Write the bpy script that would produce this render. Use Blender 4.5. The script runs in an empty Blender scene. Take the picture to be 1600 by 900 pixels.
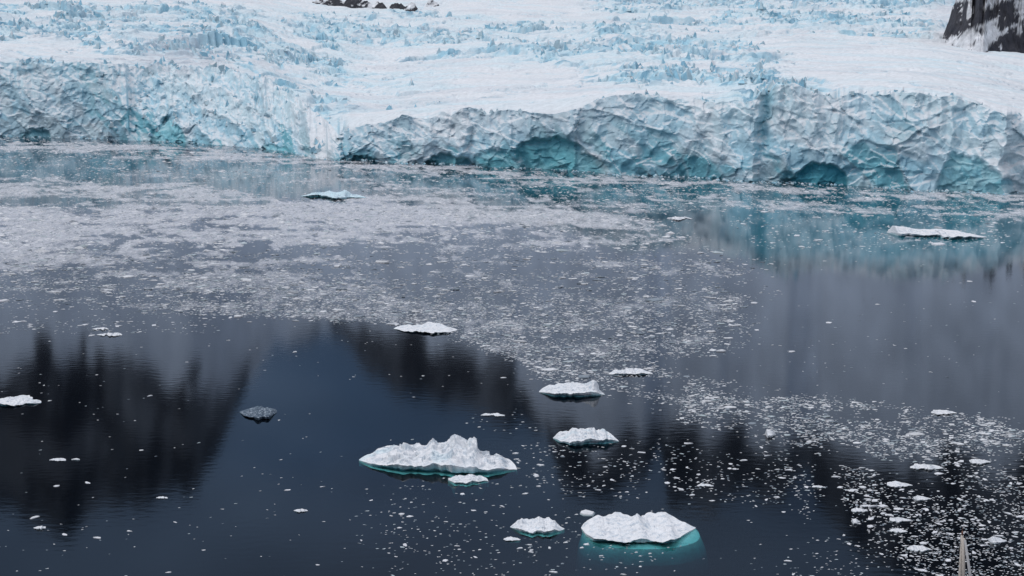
import bpy, math, random
import numpy as np
from mathutils import Vector

random.seed(7)
rng = np.random.default_rng(11)
scene = bpy.context.scene
C = scene.collection

# ------------------------------------------------------------------ camera
CAM_H = 70.0
FPX = 2222.0                      # focal length in pixels of the 1600 px wide photograph
PITCH = math.atan((450 - 66) / FPX)
cam_d = bpy.data.cameras.new('camera')
cam = bpy.data.objects.new('camera', cam_d)
C.objects.link(cam)
cam.location = (0, 0, CAM_H)
cam.rotation_euler = (math.pi / 2 - PITCH, 0, 0)
cam_d.sensor_width = 36.0
cam_d.lens = 36.0 * FPX / 1600.0
cam_d.clip_start = 1.0
cam_d.clip_end = 30000
scene.camera = cam

# ------------------------------------------------------------------ sky: an overcast deck over a clear-sky base
SUN_EL, SUN_AZ = math.radians(48), math.radians(-95)      # azimuth from +Y, negative = left
world = bpy.data.worlds.new('World')
scene.world = world
world.use_nodes = True
wn = world.node_tree
for n in list(wn.nodes):
    wn.nodes.remove(n)
w_out = wn.nodes.new('ShaderNodeOutputWorld')
w_bg = wn.nodes.new('ShaderNodeBackground')
w_sky = wn.nodes.new('ShaderNodeTexSky')
w_sky.sky_type = 'NISHITA'
w_sky.sun_disc = False
w_sky.sun_elevation = SUN_EL
w_sky.sun_rotation = SUN_AZ
w_geo = wn.nodes.new('ShaderNodeTexCoord')
w_sep = wn.nodes.new('ShaderNodeSeparateXYZ')
wn.links.new(w_geo.outputs['Generated'], w_sep.inputs[0])
w_abs = wn.nodes.new('ShaderNodeMath'); w_abs.operation = 'ABSOLUTE'
wn.links.new(w_sep.outputs['Z'], w_abs.inputs[0])
w_lum = wn.nodes.new('ShaderNodeMath'); w_lum.operation = 'MULTIPLY_ADD'   # CIE overcast: (1 + 2 sin e) / 3
w_lum.inputs[1].default_value = 0.87; w_lum.inputs[2].default_value = 0.13
wn.links.new(w_abs.outputs[0], w_lum.inputs[0])
w_map = wn.nodes.new('ShaderNodeMapping')
w_map.inputs['Scale'].default_value = (2.2, 2.2, 6.0)
wn.links.new(w_geo.outputs['Generated'], w_map.inputs[0])
w_noise = wn.nodes.new('ShaderNodeTexNoise')
w_noise.inputs['Scale'].default_value = 1.6
w_noise.inputs['Detail'].default_value = 6
wn.links.new(w_map.outputs[0], w_noise.inputs['Vector'])
w_rng = wn.nodes.new('ShaderNodeMapRange')
w_rng.inputs['From Min'].default_value = 0.3; w_rng.inputs['From Max'].default_value = 0.7
w_rng.inputs['To Min'].default_value = 0.5; w_rng.inputs['To Max'].default_value = 1.4
wn.links.new(w_noise.outputs['Fac'], w_rng.inputs['Value'])
w_mul = wn.nodes.new('ShaderNodeMath'); w_mul.operation = 'MULTIPLY'
wn.links.new(w_lum.outputs[0], w_mul.inputs[0]); wn.links.new(w_rng.outputs[0], w_mul.inputs[1])
w_cl = wn.nodes.new('ShaderNodeVectorMath'); w_cl.operation = 'SCALE'
w_tint = wn.nodes.new('ShaderNodeMix'); w_tint.data_type = 'RGBA'
w_tint.inputs['A'].default_value = (2.3, 4.1, 7.4, 1); w_tint.inputs['B'].default_value = (13.0, 12.9, 13.4, 1)
w_tr = wn.nodes.new('ShaderNodeMapRange'); w_tr.inputs['From Min'].default_value = 0.28; w_tr.inputs['From Max'].default_value = 0.66
wn.links.new(w_abs.outputs[0], w_tr.inputs['Value']); wn.links.new(w_tr.outputs[0], w_tint.inputs['Factor'])
w_n2 = wn.nodes.new('ShaderNodeTexNoise'); w_n2.inputs['Scale'].default_value = 3.4; w_n2.inputs['Detail'].default_value = 5
w_m2 = wn.nodes.new('ShaderNodeMapping'); w_m2.inputs['Scale'].default_value = (1.0, 1.0, 2.6); w_m2.inputs['Location'].default_value = (3.1, 1.7, 0.4)
wn.links.new(w_geo.outputs['Generated'], w_m2.inputs[0]); wn.links.new(w_m2.outputs[0], w_n2.inputs['Vector'])
w_r2 = wn.nodes.new('ShaderNodeMapRange'); w_r2.inputs['From Min'].default_value = 0.42; w_r2.inputs['From Max'].default_value = 0.62
wn.links.new(w_n2.outputs['Fac'], w_r2.inputs['Value'])
w_gr = wn.nodes.new('ShaderNodeMix'); w_gr.data_type = 'RGBA'; w_gr.inputs['B'].default_value = (5.0, 7.2, 10.8, 1)
w_hf = wn.nodes.new('ShaderNodeMath'); w_hf.operation = 'MULTIPLY'; w_iv = wn.nodes.new('ShaderNodeMath'); w_iv.operation = 'SUBTRACT'; w_iv.inputs[0].default_value = 0.9
wn.links.new(w_tr.outputs[0], w_iv.inputs[1]); wn.links.new(w_iv.outputs[0], w_hf.inputs[1]); w_hf.use_clamp = True
wn.links.new(w_r2.outputs[0], w_hf.inputs[0]); wn.links.new(w_hf.outputs[0], w_gr.inputs['Factor'])
wn.links.new(w_tint.outputs['Result'], w_gr.inputs['A']); wn.links.new(w_gr.outputs['Result'], w_cl.inputs[0])
wn.links.new(w_mul.outputs[0], w_cl.inputs['Scale'])
w_mix = wn.nodes.new('ShaderNodeMix'); w_mix.data_type = 'RGBA'
w_mix.inputs['Factor'].default_value = 0.86
wn.links.new(w_sky.outputs[0], w_mix.inputs['A']); wn.links.new(w_cl.outputs[0], w_mix.inputs['B'])
wn.links.new(w_mix.outputs['Result'], w_bg.inputs['Color'])
w_bg.inputs['Strength'].default_value = 0.1
wn.links.new(w_bg.outputs[0], w_out.inputs['Surface'])

sun_d = bpy.data.lights.new('sun', 'SUN')
sun_d.energy = 0.8
sun_d.angle = math.radians(30)
sun_d.color = (1.0, 0.965, 0.93)
sun = bpy.data.objects.new('sun', sun_d)
C.objects.link(sun)
sdir = Vector((math.sin(SUN_AZ) * math.cos(SUN_EL), math.cos(SUN_AZ) * math.cos(SUN_EL), math.sin(SUN_EL)))
sun.rotation_euler = sdir.to_track_quat('Z', 'Y').to_euler()

vs = scene.view_settings
vs.view_transform = 'Standard'
vs.look = 'None'
vs.gamma = 1.0
vs.use_curve_mapping = False
vs.exposure = 0.12
scene.cycles.max_bounces = 4
scene.cycles.diffuse_bounces = 2
scene.cycles.glossy_bounces = 2
scene.cycles.transparent_max_bounces = 6
scene.cycles.caustics_reflective = False

# ------------------------------------------------------------------ helpers: pixels of the photograph to places
CP, SP = math.cos(PITCH), math.sin(PITCH)

def ray(px, py):
    a = (np.asarray(px, float) - 800) / FPX
    b = (450 - np.asarray(py, float)) / FPX
    return a, CP + b * SP, -SP + b * CP

def on_water(px, py, z=0.0):
    x, y, zz = ray(px, py)
    t = (z - CAM_H) / zz
    return x * t, y * t

def tan_el(px, py):
    x, y, z = ray(px, py)
    return z / np.hypot(x, y)

def project(X, Y, Z):
    X, Y, Z = np.asarray(X, float), np.asarray(Y, float), np.asarray(Z, float) - CAM_H
    f = Y * CP - Z * SP
    u = Y * SP + Z * CP
    return 800 + FPX * X / f, 450 - FPX * u / f

# ------------------------------------------------------------------ helpers: noise
def _hash(ix, iy, seed):
    h = (ix.astype(np.int64) * 374761393 + iy.astype(np.int64) * 668265263 + seed * 974634777) & 0xFFFFFFFF
    h = ((h ^ (h >> 13)) * 1274126177) & 0xFFFFFFFF
    h = (h ^ (h >> 16)) & 0xFFFFFFFF
    h = (h * 2246822519) & 0xFFFFFFFF
    return ((h ^ (h >> 15)) & 0xFFFFFF) / float(0x1000000)

def vnoise(x, y, seed=0):
    x0 = np.floor(x); y0 = np.floor(y)
    fx = x - x0; fy = y - y0
    fx = fx * fx * fx * (fx * (fx * 6 - 15) + 10); fy = fy * fy * fy * (fy * (fy * 6 - 15) + 10)
    a = _hash(x0, y0, seed); b = _hash(x0 + 1, y0, seed)
    c = _hash(x0, y0 + 1, seed); d = _hash(x0 + 1, y0 + 1, seed)
    return (a + (b - a) * fx) * (1 - fy) + (c + (d - c) * fx) * fy     # 0..1

def fbm(x, y, seed=0, octs=5, gain=0.5):
    s = np.zeros(np.broadcast(x, y).shape); a = 1.0; t = 0.0
    for o in range(octs):
        s = s + a * vnoise(x + 17.3 * o, y - 9.1 * o, seed + o * 31)
        t += a; a *= gain
        x, y = 1.62 * x + 1.17 * y, -1.17 * x + 1.62 * y
    return s / t

def worley(x, y, seed=0):
    x0 = np.floor(x); y0 = np.floor(y)
    f1 = np.full(np.shape(x), 9.0); f2 = f1.copy()
    bx = np.zeros_like(f1); by = np.zeros_like(f1); dx1 = np.zeros_like(f1); dy1 = np.zeros_like(f1)
    for i in (-1, 0, 1):
        for j in (-1, 0, 1):
            cx = x0 + i; cy = y0 + j
            dx = x - cx - _hash(cx, cy, seed + 1); dy = y - cy - _hash(cx, cy, seed + 2)
            d = np.sqrt(dx * dx + dy * dy)
            near = d < f1
            f2 = np.where(near, f1, np.minimum(f2, d))
            f1 = np.where(near, d, f1)
            bx = np.where(near, cx, bx); by = np.where(near, cy, by)
            dx1 = np.where(near, dx, dx1); dy1 = np.where(near, dy, dy1)
    return f1, f2, _hash(bx, by, seed + 3), _hash(bx, by, seed + 4), _hash(bx, by, seed + 5), dx1, dy1

def sstep(a, b, x):
    t = np.clip((x - a) / (b - a), 0, 1)
    return t * t * (3 - 2 * t)

def blur(a, n, axis):
    k = np.ones(n) / n
    pad = [(0, 0), (0, 0)]; pad[axis] = (n, n)
    b = np.pad(a, pad, mode='edge')
    b = np.apply_along_axis(lambda v: np.convolve(v, k, mode='same'), axis, b)
    sl = [slice(None), slice(None)]; sl[axis] = slice(n, -n)
    return b[tuple(sl)]

def in_poly(px, py, poly):
    inside = np.zeros(px.shape, bool)
    n = len(poly)
    for i in range(n):
        x1, y1 = poly[i]; x2, y2 = poly[(i + 1) % n]
        if y1 == y2:
            continue
        c = ((y1 > py) != (y2 > py)) & (px < (x2 - x1) * (py - y1) / (y2 - y1) + x1)
        inside ^= c
    return inside

class Map2:                                   # a plan of where something lies, sampled by photo position
    def __init__(s, x0, x1, y0, y1, sx, sy, base=0.0):
        s.x0, s.y0, s.sx, s.sy = x0, y0, sx, sy
        s.X, s.Y = np.meshgrid(np.arange(x0, x1, sx, float), np.arange(y0, y1, sy, float))
        s.a = np.full(s.X.shape, base)
    def poly(s, pts, val, mode='max'):
        m = in_poly(s.X, s.Y, pts)
        s.a = np.where(m, np.maximum(s.a, val) if mode == 'max' else val, s.a)
    def blur(s, nx, ny):
        for _ in range(2):
            s.a = blur(blur(s.a, nx, 1), ny, 0)
    def __call__(s, px, py):
        fx = np.clip((px - s.x0) / s.sx, 0, s.a.shape[1] - 1.001); fy = np.clip((py - s.y0) / s.sy, 0, s.a.shape[0] - 1.001)
        ix = fx.astype(int); iy = fy.astype(int); fx = fx - ix; fy = fy - iy
        a = s.a
        return (a[iy, ix] * (1 - fx) + a[iy, ix + 1] * fx) * (1 - fy) + (a[iy + 1, ix] * (1 - fx) + a[iy + 1, ix + 1] * fx) * fy

# ------------------------------------------------------------------ helpers: meshes and materials
def mesh_np(name, V, F, smooth=False, col=None):
    """V (n,3), F (m,k) all of one size, col (n,3) vertex colour"""
    me = bpy.data.meshes.new(name)
    V = np.ascontiguousarray(V, np.float32); F = np.ascontiguousarray(F, np.int32)
    m, k = F.shape
    me.vertices.add(len(V)); me.vertices.foreach_set('co', V.ravel())
    me.loops.add(m * k); me.loops.foreach_set('vertex_index', F.ravel())
    me.polygons.add(m)
    me.polygons.foreach_set('loop_start', np.arange(0, m * k, k, dtype=np.int32))
    me.polygons.foreach_set('loop_total', np.full(m, k, np.int32))
    me.polygons.foreach_set('use_smooth', np.full(m, smooth, bool))
    me.update(calc_edges=True)
    if col is not None:
        at = me.color_attributes.new('tint', 'FLOAT_COLOR', 'POINT')
        c4 = np.ones((len(V), 4), np.float32); c4[:, :3] = col
        at.data.foreach_set('color', c4.ravel())
    return me

def link(name, me, mat, parent=None):
    o = bpy.data.objects.new(name, me)
    C.objects.link(o)
    if mat and me and not me.materials:
        me.materials.append(mat)
    if parent:
        o.parent = parent
    return o

def tag(o, label=None, cat=None, group=None, kind=None):
    if label: o['label'] = label
    if cat: o['category'] = cat
    if group: o['group'] = group
    if kind: o['kind'] = kind
    return o

def grid_faces(nr, nc):
    i = np.arange(nr * nc).reshape(nr, nc)
    return np.stack([i[:-1, :-1], i[:-1, 1:], i[1:, 1:], i[1:, :-1]], -1).reshape(-1, 4)

def grid_normals(P):
    du = np.gradient(P, axis=1); dv = np.gradient(P, axis=0)
    n = np.cross(du, dv)
    return n / (np.linalg.norm(n, axis=-1, keepdims=True) + 1e-9)

def new_mat(name):
    m = bpy.data.materials.new(name)
    m.use_nodes = True
    nt = m.node_tree
    b = nt.nodes['Principled BSDF']
    return m, nt, b

def ice_material(name, rough=0.55, scale=0.25, bump=0.5, var=0.18, dist=1.0):
    m, nt, b = new_mat(name)
    at = nt.nodes.new('ShaderNodeAttribute'); at.attribute_name = 'tint'
    tc = nt.nodes.new('ShaderNodeNewGeometry')
    no = nt.nodes.new('ShaderNodeTexNoise'); no.inputs['Scale'].default_value = scale
    no.inputs['Detail'].default_value = 5; no.inputs['Roughness'].default_value = 0.62
    nt.links.new(tc.outputs['Position'], no.inputs['Vector'])
    mr = nt.nodes.new('ShaderNodeMapRange')
    mr.inputs['From Min'].default_value = 0.3; mr.inputs['From Max'].default_value = 0.7
    mr.inputs['To Min'].default_value = 1 - var; mr.inputs['To Max'].default_value = 1 + var * 0.35
    nt.links.new(no.outputs['Fac'], mr.inputs['Value'])
    vm = nt.nodes.new('ShaderNodeVectorMath'); vm.operation = 'SCALE'
    nt.links.new(at.outputs['Color'], vm.inputs[0]); nt.links.new(mr.outputs[0], vm.inputs['Scale'])
    nt.links.new(vm.outputs[0], b.inputs['Base Color'])
    b.inputs['Roughness'].default_value = rough
    b.inputs['Specular IOR Level'].default_value = 0.25
    bp = nt.nodes.new('ShaderNodeBump'); bp.inputs['Strength'].default_value = bump; bp.inputs['Distance'].default_value = dist
    nt.links.new(no.outputs['Fac'], bp.inputs['Height'])
    nt.links.new(bp.outputs[0], b.inputs['Normal'])
    return m

def plain_mat(name, rgb, rough=0.5, metal=0.0, var=0.15, scale=4.0):
    m, nt, b = new_mat(name)
    no = nt.nodes.new('ShaderNodeTexNoise'); no.inputs['Scale'].default_value = scale; no.inputs['Detail'].default_value = 5
    tc = nt.nodes.new('ShaderNodeTexCoord'); nt.links.new(tc.outputs['Object'], no.inputs['Vector'])
    mx = nt.nodes.new('ShaderNodeMix'); mx.data_type = 'RGBA'
    mx.inputs['A'].default_value = (*[c * (1 - var) for c in rgb], 1); mx.inputs['B'].default_value = (*[min(1, c * (1 + var)) for c in rgb], 1)
    nt.links.new(no.outputs['Fac'], mx.inputs['Factor'])
    nt.links.new(mx.outputs['Result'], b.inputs['Base Color'])
    b.inputs['Roughness'].default_value = rough; b.inputs['Metallic'].default_value = metal
    return m

M_GLACIER = ice_material('glacier_ice', 0.6, 0.3, 0.35, 0.16, 1.0)
M_FLOE = ice_material('floe_snow', 0.6, 1.3, 0.45, 0.12, 0.25)
M_BRASH = ice_material('brash_ice', 0.5, 1.1, 0.3, 0.25, 0.15)
M_ROCK = ice_material('dark_rock', 0.85, 0.12, 0.8, 0.45, 3.0)
M_MOUNTAIN = ice_material('mountain_face', 0.85, 0.012, 0.6, 0.3, 12.0)

SNOW = np.array((0.79, 0.81, 0.84))
PALE = np.array((0.62, 0.79, 0.86))
BLUE = np.array((0.36, 0.62, 0.75))
TEAL = np.array((0.06, 0.34, 0.43))
GREY = np.array((0.55, 0.59, 0.65))

def mixc(a, b, t):
    t = np.clip(t, 0, 1)[..., None]
    return a * (1 - t) + b * t

# ------------------------------------------------------------------ glacier: cliff and snowfield
COLS = np.arange(-190, 1790.1, 1.55)
nC = len(COLS)
ref = 170.0
rx, ry, rz = ray(COLS, ref)
az = np.arctan2(rx, ry)
yb = np.interp(COLS, [-300, 0, 120, 260, 400, 500, 530, 700, 850, 960, 1080, 1180, 1300, 1450, 1580, 1700, 1900],
               [208, 213, 216, 222, 232, 246, 249.5, 258, 267, 271.5, 277, 283, 289, 298, 303, 300, 300])
yt = np.interp(COLS, [-300, 0, 30, 60, 90, 110, 180, 200, 250, 300, 360, 400, 440, 470, 500, 528, 545, 575, 600, 620, 650, 690, 705, 720, 760, 800,
                      850, 885, 905, 930, 960, 1000, 1040, 1100, 1140, 1170, 1180, 1192, 1200, 1212, 1240, 1262, 1285, 1300, 1330, 1380, 1400, 1425,
                      1460, 1500, 1540, 1575, 1600, 1700, 1900],
               [85, 96, 95, 101, 103, 97, 98, 104, 100, 104, 112, 118, 135, 158, 180, 206, 200, 197, 192, 181, 184, 178, 182, 172, 174, 172,
                176, 177, 168, 155, 148, 147, 153, 158, 160, 158, 158, 138, 150, 133, 131, 140, 145, 151, 145, 148, 142, 144,
                147, 153, 165, 176, 183, 195, 210])
setb = np.interp(COLS, [-300, 0, 180, 230, 330, 440, 500, 530, 545, 700, 1180, 1600, 1900],
                 [16, 18, 26, 60, 85, 80, 50, 20, 10, 12, 14, 16, 16])
te_b = tan_el(COLS, yb); D0 = CAM_H / -te_b
bx_, by_ = np.sin(az) * D0, np.cos(az) * D0
sarc = np.concatenate([[0], np.cumsum(np.hypot(np.diff(bx_), np.diff(by_)))])
# jagged rim: blocks standing at different heights
rimj = (vnoise(sarc / 8.0 + 2.5 * vnoise(sarc / 25, 0 * sarc, 5), 0 * sarc, 3) - 0.5) * 4.0 + (fbm(sarc / 6, 0 * sarc, 8, 4) - 0.5) * 3.5
rimk = np.interp(COLS, [-300, 180, 200, 500, 545, 640, 880, 1130, 1180, 1300, 1500, 1600], [0.5, .5, 1.2, .9, .5, .9, .35, .5, 1.1, .9, .4, .5])
Ztop = CAM_H + (D0 + setb) * tan_el(COLS, yt) + rimj * rimk

# where the surface is broken by crevasses (0 smooth snow .. 1 icefall)
brk = Map2(-320, 1920, -100, 340, 4, 2, 0.22)
brk.poly([(-320, 12), (480, 12), (560, 22), (850, 30), (1180, 70), (1180, 130), (1000, 140), (850, 100), (560, 82), (500, 200), (-320, 330)], 1.0, 'set')
brk.poly([(-320, 64), (190, 62), (195, 96), (-320, 100)], 0.35, 'set')
brk.poly([(-320, -100), (760, -100), (640, 22), (480, 8), (-320, 10)], 0.06, 'set')
brk.poly([(540, 88), (830, 84), (900, 140), (860, 172), (540, 196)], 0.2, 'set')
brk.poly([(560, 118), (690, 118), (700, 168), (560, 170)], 0.5, 'set')
brk.poly([(880, -100), (1500, -100), (1470, 58), (1180, 64), (1000, 34), (900, 28)], 0.8, 'set')
brk.poly([(640, 30), (770, 10), (900, -100), (960, -100), (930, 24), (800, 34)], 0.05, 'set')
brk.poly([(430, 22), (640, 20), (760, 34), (840, 60), (800, 78), (560, 80), (430, 72)], 0.75, 'set')
brk.poly([(1120, 88), (1235, 92), (1250, 150), (1130, 158)], 0.9, 'set')
brk.poly([(1240, 78), (1920, 70), (1920, 240), (1580, 190), (1540, 160), (1400, 138), (1250, 128)], 0.13, 'set')
brk.poly([(1240, 76), (1180, 66), (1480, 60), (1920, 90), (1920, 76)], 0.05, 'set')
brk.blur(19, 7)
dirt = Map2(-320, 1920, -100, 340, 4, 2, 0.0)
dirt.poly([(215, 70), (300, 58), (372, 76), (350, 104), (250, 118), (212, 102)], 0.6)
dirt.poly([(1440, -100), (1500, -100), (1490, 60), (1455, 62)], 0.5)
dirt.blur(7, 5)

caves = [  # centre px, half width px, top height px above the water, depth m, skew
    (888, 84, 56, 6, 0.45), (1256, 76, 32, 6, -0.6), (1528, 60, 60, 3, 0.25), (706, 44, 16, 6, 0), (575, 28, 12, 5, 0.3),
    (780, 44, 30, 3, 0.4), (45, 34, 14, 5, -.4), (262, 30, 34, 3, 0.1), (425, 26, 12, 3, 0)]

NF = 150
w = np.linspace(-0.07, 1, NF)[:, None]
wc = np.clip(w, 0, 1)
S = np.broadcast_to(sarc, (NF, nC)); CX = np.broadcast_to(COLS, (NF, nC))
Zf = w * Ztop
Yf = yb + (yt - yb) * wc                                   # photo height of each face point
prof = np.where(setb > 40, wc ** 1.1, wc ** 1.6)
Df = D0 + setb * prof
# outward displacement, metres: scooped (shell-like) fractures meeting in sharp ridges, at four sizes
warp = (fbm(S / 40, Zf / 30, 21, 4) - .5) * 30
warp2 = (fbm(S / 36 + 50, Zf / 28, 23, 4) - .5) * 30
lean = 0.45 * Zf
f1, f2, r1, r2, r3, dx, dy = worley((S + warp + lean) / 32, (Zf + warp2) / 34, 41)
g1, g2, q1, q2, q3, ex, ey = worley((S - warp * .8 + lean * 1.2) / 12, (Zf + warp2 * .9) / 15, 57)
k1, k2, p1, p2, p3, hx, hy = worley((S + warp * .7 - lean * .6) / 5.0, (Zf + warp2 * .6) / 6.0, 63)
disp = 6 * f1 ** 1.4 + 1.6 * g1 ** 1.4 + .4 * k1 - 4.5
disp += 4.0 * (r2 - .5) * dx + 2.8 * (q2 - .5) * ex + 2.0 * (q3 - .45) * ey - 2.0 * (r3 - .35) * dy + 1.6 * ((p2 - .5) * hx + (p3 - .45) * hy)
disp += 11 * (fbm(S / 60, Zf / 70, 71, 3) - .5) + .9 * (fbm(S / 3.5, Zf / 5, 77, 4) - .5)
tri = np.abs(((S + .6 * warp + 8 * fbm(S / 20, Zf / 60, 73, 3)) / 15) % 1 - .35)
tri2 = np.abs(((S - .5 * warp + .2 * Zf) / 6.3 + 3 * fbm(S / 25, Zf / 50, 75, 3)) % 1 - .4)
disp += (5.0 * (tri - .25) + 2.2 * (tri2 - .25)) * (.25 + .75 * sstep(.25, .6, wc)) * sstep(.35, .6, fbm(S / 40, Zf / 80, 76, 2) + .08)
# shelves that snow lies on, with overhung shadow below
led = fbm(S / 30, (Zf + .25 * S + warp * .4) / 9, 79, 3)
disp += 1.3 * sstep(.44, .54, led) * sstep(.1, .3, wc) - 1.1 * sstep(.56, .66, fbm(S / 22 + 9, (Zf - .3 * S + warp * .5) / 8, 81, 3))
cv = sstep(.58, .7, fbm(S / 30, Zf / 25, 83, 3))
crk2 = (1 - sstep(0, .035, np.abs(fbm((S + .5 * warp) / 5.5, Zf / 26, 85, 3) - .5))) * cv
disp -= .6 * crk2
# upright flutes below the rim
ramp0 = sstep(200, 240, CX) * (1 - sstep(460, 500, CX))
fl = fbm(S / 4.5, Zf / 50, 91, 3)
flk = np.interp(COLS, [-190, 180, 480, 540, 1100, 1180, 1480, 1560], [.5, .5, .3, .5, .35, 1.2, 1.2, .4])
disp += 6.0 * (fl - .5) * sstep(.4, .8, wc) * flk * (1 - .7 * ramp0)
cave = np.zeros_like(disp)
for cx_, hw, hh, dep, sk in caves:
    t = (CX - cx_) / hw + .35 * (fbm(S / 14, Zf / 12, 94, 4) - .5)
    t = t + sk * (1 - t * t) * (np.abs(t) < 1)
    arch = hh * np.sqrt(np.clip(1 - np.abs(t) ** 2.0, 0, 1)) * (.8 + .5 * (fbm(S / 9, 0 * S, 95, 4))) + 22 * (fbm(S / 7, Zf / 7, 96, 4) - .5)
    up = yb - Yf
    m = sstep(0, 10, arch - up) * (1 - sstep(.8, 1.0, np.abs(t)))
    cave = np.maximum(cave, m * min(1, .45 + dep / 16)); disp -= dep * m
for _ in range(1):
    disp[:, 1:-1] = .25 * disp[:, :-2] + .5 * disp[:, 1:-1] + .25 * disp[:, 2:]
    disp[1:-1] = .25 * disp[:-2] + .5 * disp[1:-1] + .25 * disp[2:]
disp += 1.3 * ((p2 - .5) * hx + (p3 - .5) * hy) + 1.2 * (q2 - .5) * ex + 1.0 * (fbm(S / 2.6, Zf / 3.4, 78, 4) - .5)
# big buttresses and gullies
def bump1(c, wl, wr):
    CX = np.broadcast_to(COLS, (NF, nC)) + 22 * (fbm(S / 30 + 3, Zf / 7, 97, 4) - .5)
    return np.where(CX < c, np.clip(1 - (c - CX) / wl, 0, 1), np.clip(1 - (CX - c) / wr, 0, 1))
disp += 16 * bump1(528, 60, 6) * (1 - .4 * wc) + 5 * bump1(975, 60, 30) + 6 * bump1(1178, 40, 10) - 4 * bump1(1196, 12, 16) * sstep(.1, .6, wc)
disp += 9 * bump1(1572, 60, 9) - 4 * bump1(1592, 14, 60) + 5 * bump1(485, 16, 20)
disp += 4 * bump1(715, 10, 20) - 4 * bump1(735, 10, 14) + 4 * bump1(620, 16, 16)
ramp = sstep(200, 240, CX) * (1 - sstep(460, 500, CX))      # tumbled ramp at the left: blocks thrown up as well
disp *= (1 + .35 * ramp)
disp += ramp * (5 * (fbm(S / 16, Zf / 9, 88, 5) - .5) + 7 * (np.abs(fbm(S / 24 + 5, Zf / 14, 89, 4) - .5) * 2 - .3))
edge_disp = disp[-1].copy()
Zf = Zf + np.clip(wc * 4, 0, 1) * ramp * (9.0 * (fbm(S / 14, Zf / 9, 99, 5) - .5))
tZ = Zf[-1] - Ztop
Rf = Df - disp
Pf = np.stack([np.sin(az) * Rf, np.cos(az) * Rf, Zf], -1)

FW = (f1, f2, r1, g1, g2, q1)
# snowfield behind the rim
NS = 440
v = np.linspace(0, 1, NS)[:, None] ** 1.25
D1 = D0 + setb
kk = np.ones(81) / 81
yts = np.convolve(np.convolve(np.pad(yt, 80, mode='edge'), kk, 'same'), kk, 'same')[80:-80]
D1s = np.convolve(np.convolve(np.pad(D1, 80, mode='edge'), kk, 'same'), kk, 'same')[80:-80]
Ys = yts + (-62 - yts) * v
Ds = D1 + (3300 - D1) * (0.45 * v + 0.55 * v * v)
Zs = CAM_H + Ds * tan_el(np.broadcast_to(COLS, (NS, nC)), Ys)
Zs = Zs + (Ztop - Zs[0]) * np.exp(-(Ds - D1) / 18)
CXs = np.broadcast_to(COLS, (NS, nC))
xs, ys = np.sin(az) * Ds, np.cos(az) * Ds
a_, b_ = xs * .843 - ys * .537, xs * .537 + ys * .843        # along and across the front
wp = (fbm(a_ / 70, b_ / 70, 101, 3) - .5) * 60
B = brk(CXs, Ys)
B = np.clip(B + (fbm(a_ / 60, b_ / 45, 103, 4) - .5) * 1.1 * sstep(.1, .3, B), 0, 1)
sc = .9 + (Ds - 900) / 2600
patch = sstep(.44, .56, fbm(a_ / 95, b_ / 60, 105, 3))       # broken areas come in patches, smooth snow between
B = B * np.where(B > .3, .42 + .58 * patch, 1)
f1, f2, r1, r2, r3, dx, dy = worley((a_ + wp) / 46, (b_ + wp * .6) / 40, 111)
g1, g2, q1, q2, q3, ex, ey = worley((a_ - wp) / 19, (b_ + wp) / 18, 117)
blk = 9 * (r1 - .5) + 9 * ((r2 - .5) * dx + (r3 - .5) * dy) + 4.5 * (q1 - .5) + 6.0 * ((q2 - .5) * ex + (q3 - .5) * ey)
crk = (1 - sstep(0, .12, f2 - f1)) * (r3 > .35); crg = (1 - sstep(0, .12, g2 - g1)) * (q3 > .5)
blk -= 5 * crk + 2.5 * crg
m1, m2, o1_, o2_, o3_, mx1, my1 = worley((a_ + wp * .4) / 8, (b_ - wp * .5) / 8, 119)
blk += 2.4 * (o1_ - .5) + 3.0 * ((o2_ - .5) * mx1 + (o3_ - .5) * my1)
# long open crevasses in the smooth parts
ln = np.abs(fbm((a_ + wp) / 90, (b_ + wp * .5) / 16, 131, 3) - .5)
lines = (1 - sstep(.004, .03, ln)) * sstep(.5, .62, fbm(a_ / 110, b_ / 60, 137, 2))
hz = 1.0 * blk * B ** 1.1 * sc - 1.8 * lines * (B < .5) * sstep(.03, .12, B)
hz += 11 * (fbm(a_ / 130, b_ / 70, 141, 3) - .5) * sc + 2.5 * (fbm(a_ / 60, b_ / 18, 145, 3) - .5) + 1.2 * (fbm(a_ / 14, b_ / 9, 143, 4) - .5) * (.25 + B)
for _ in range(1):
    hz[:, 1:-1] = .25 * hz[:, :-2] + .5 * hz[:, 1:-1] + .25 * hz[:, 2:]
near = np.exp(-(Ds - D1) / 10)
Zs = Zs + hz * (1 - near) + tZ * near
Rs = Ds - edge_disp * np.exp(-(Ds - D1) / 25)
Ps = np.stack([np.sin(az) * Rs, np.cos(az) * Rs, Zs], -1)

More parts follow.
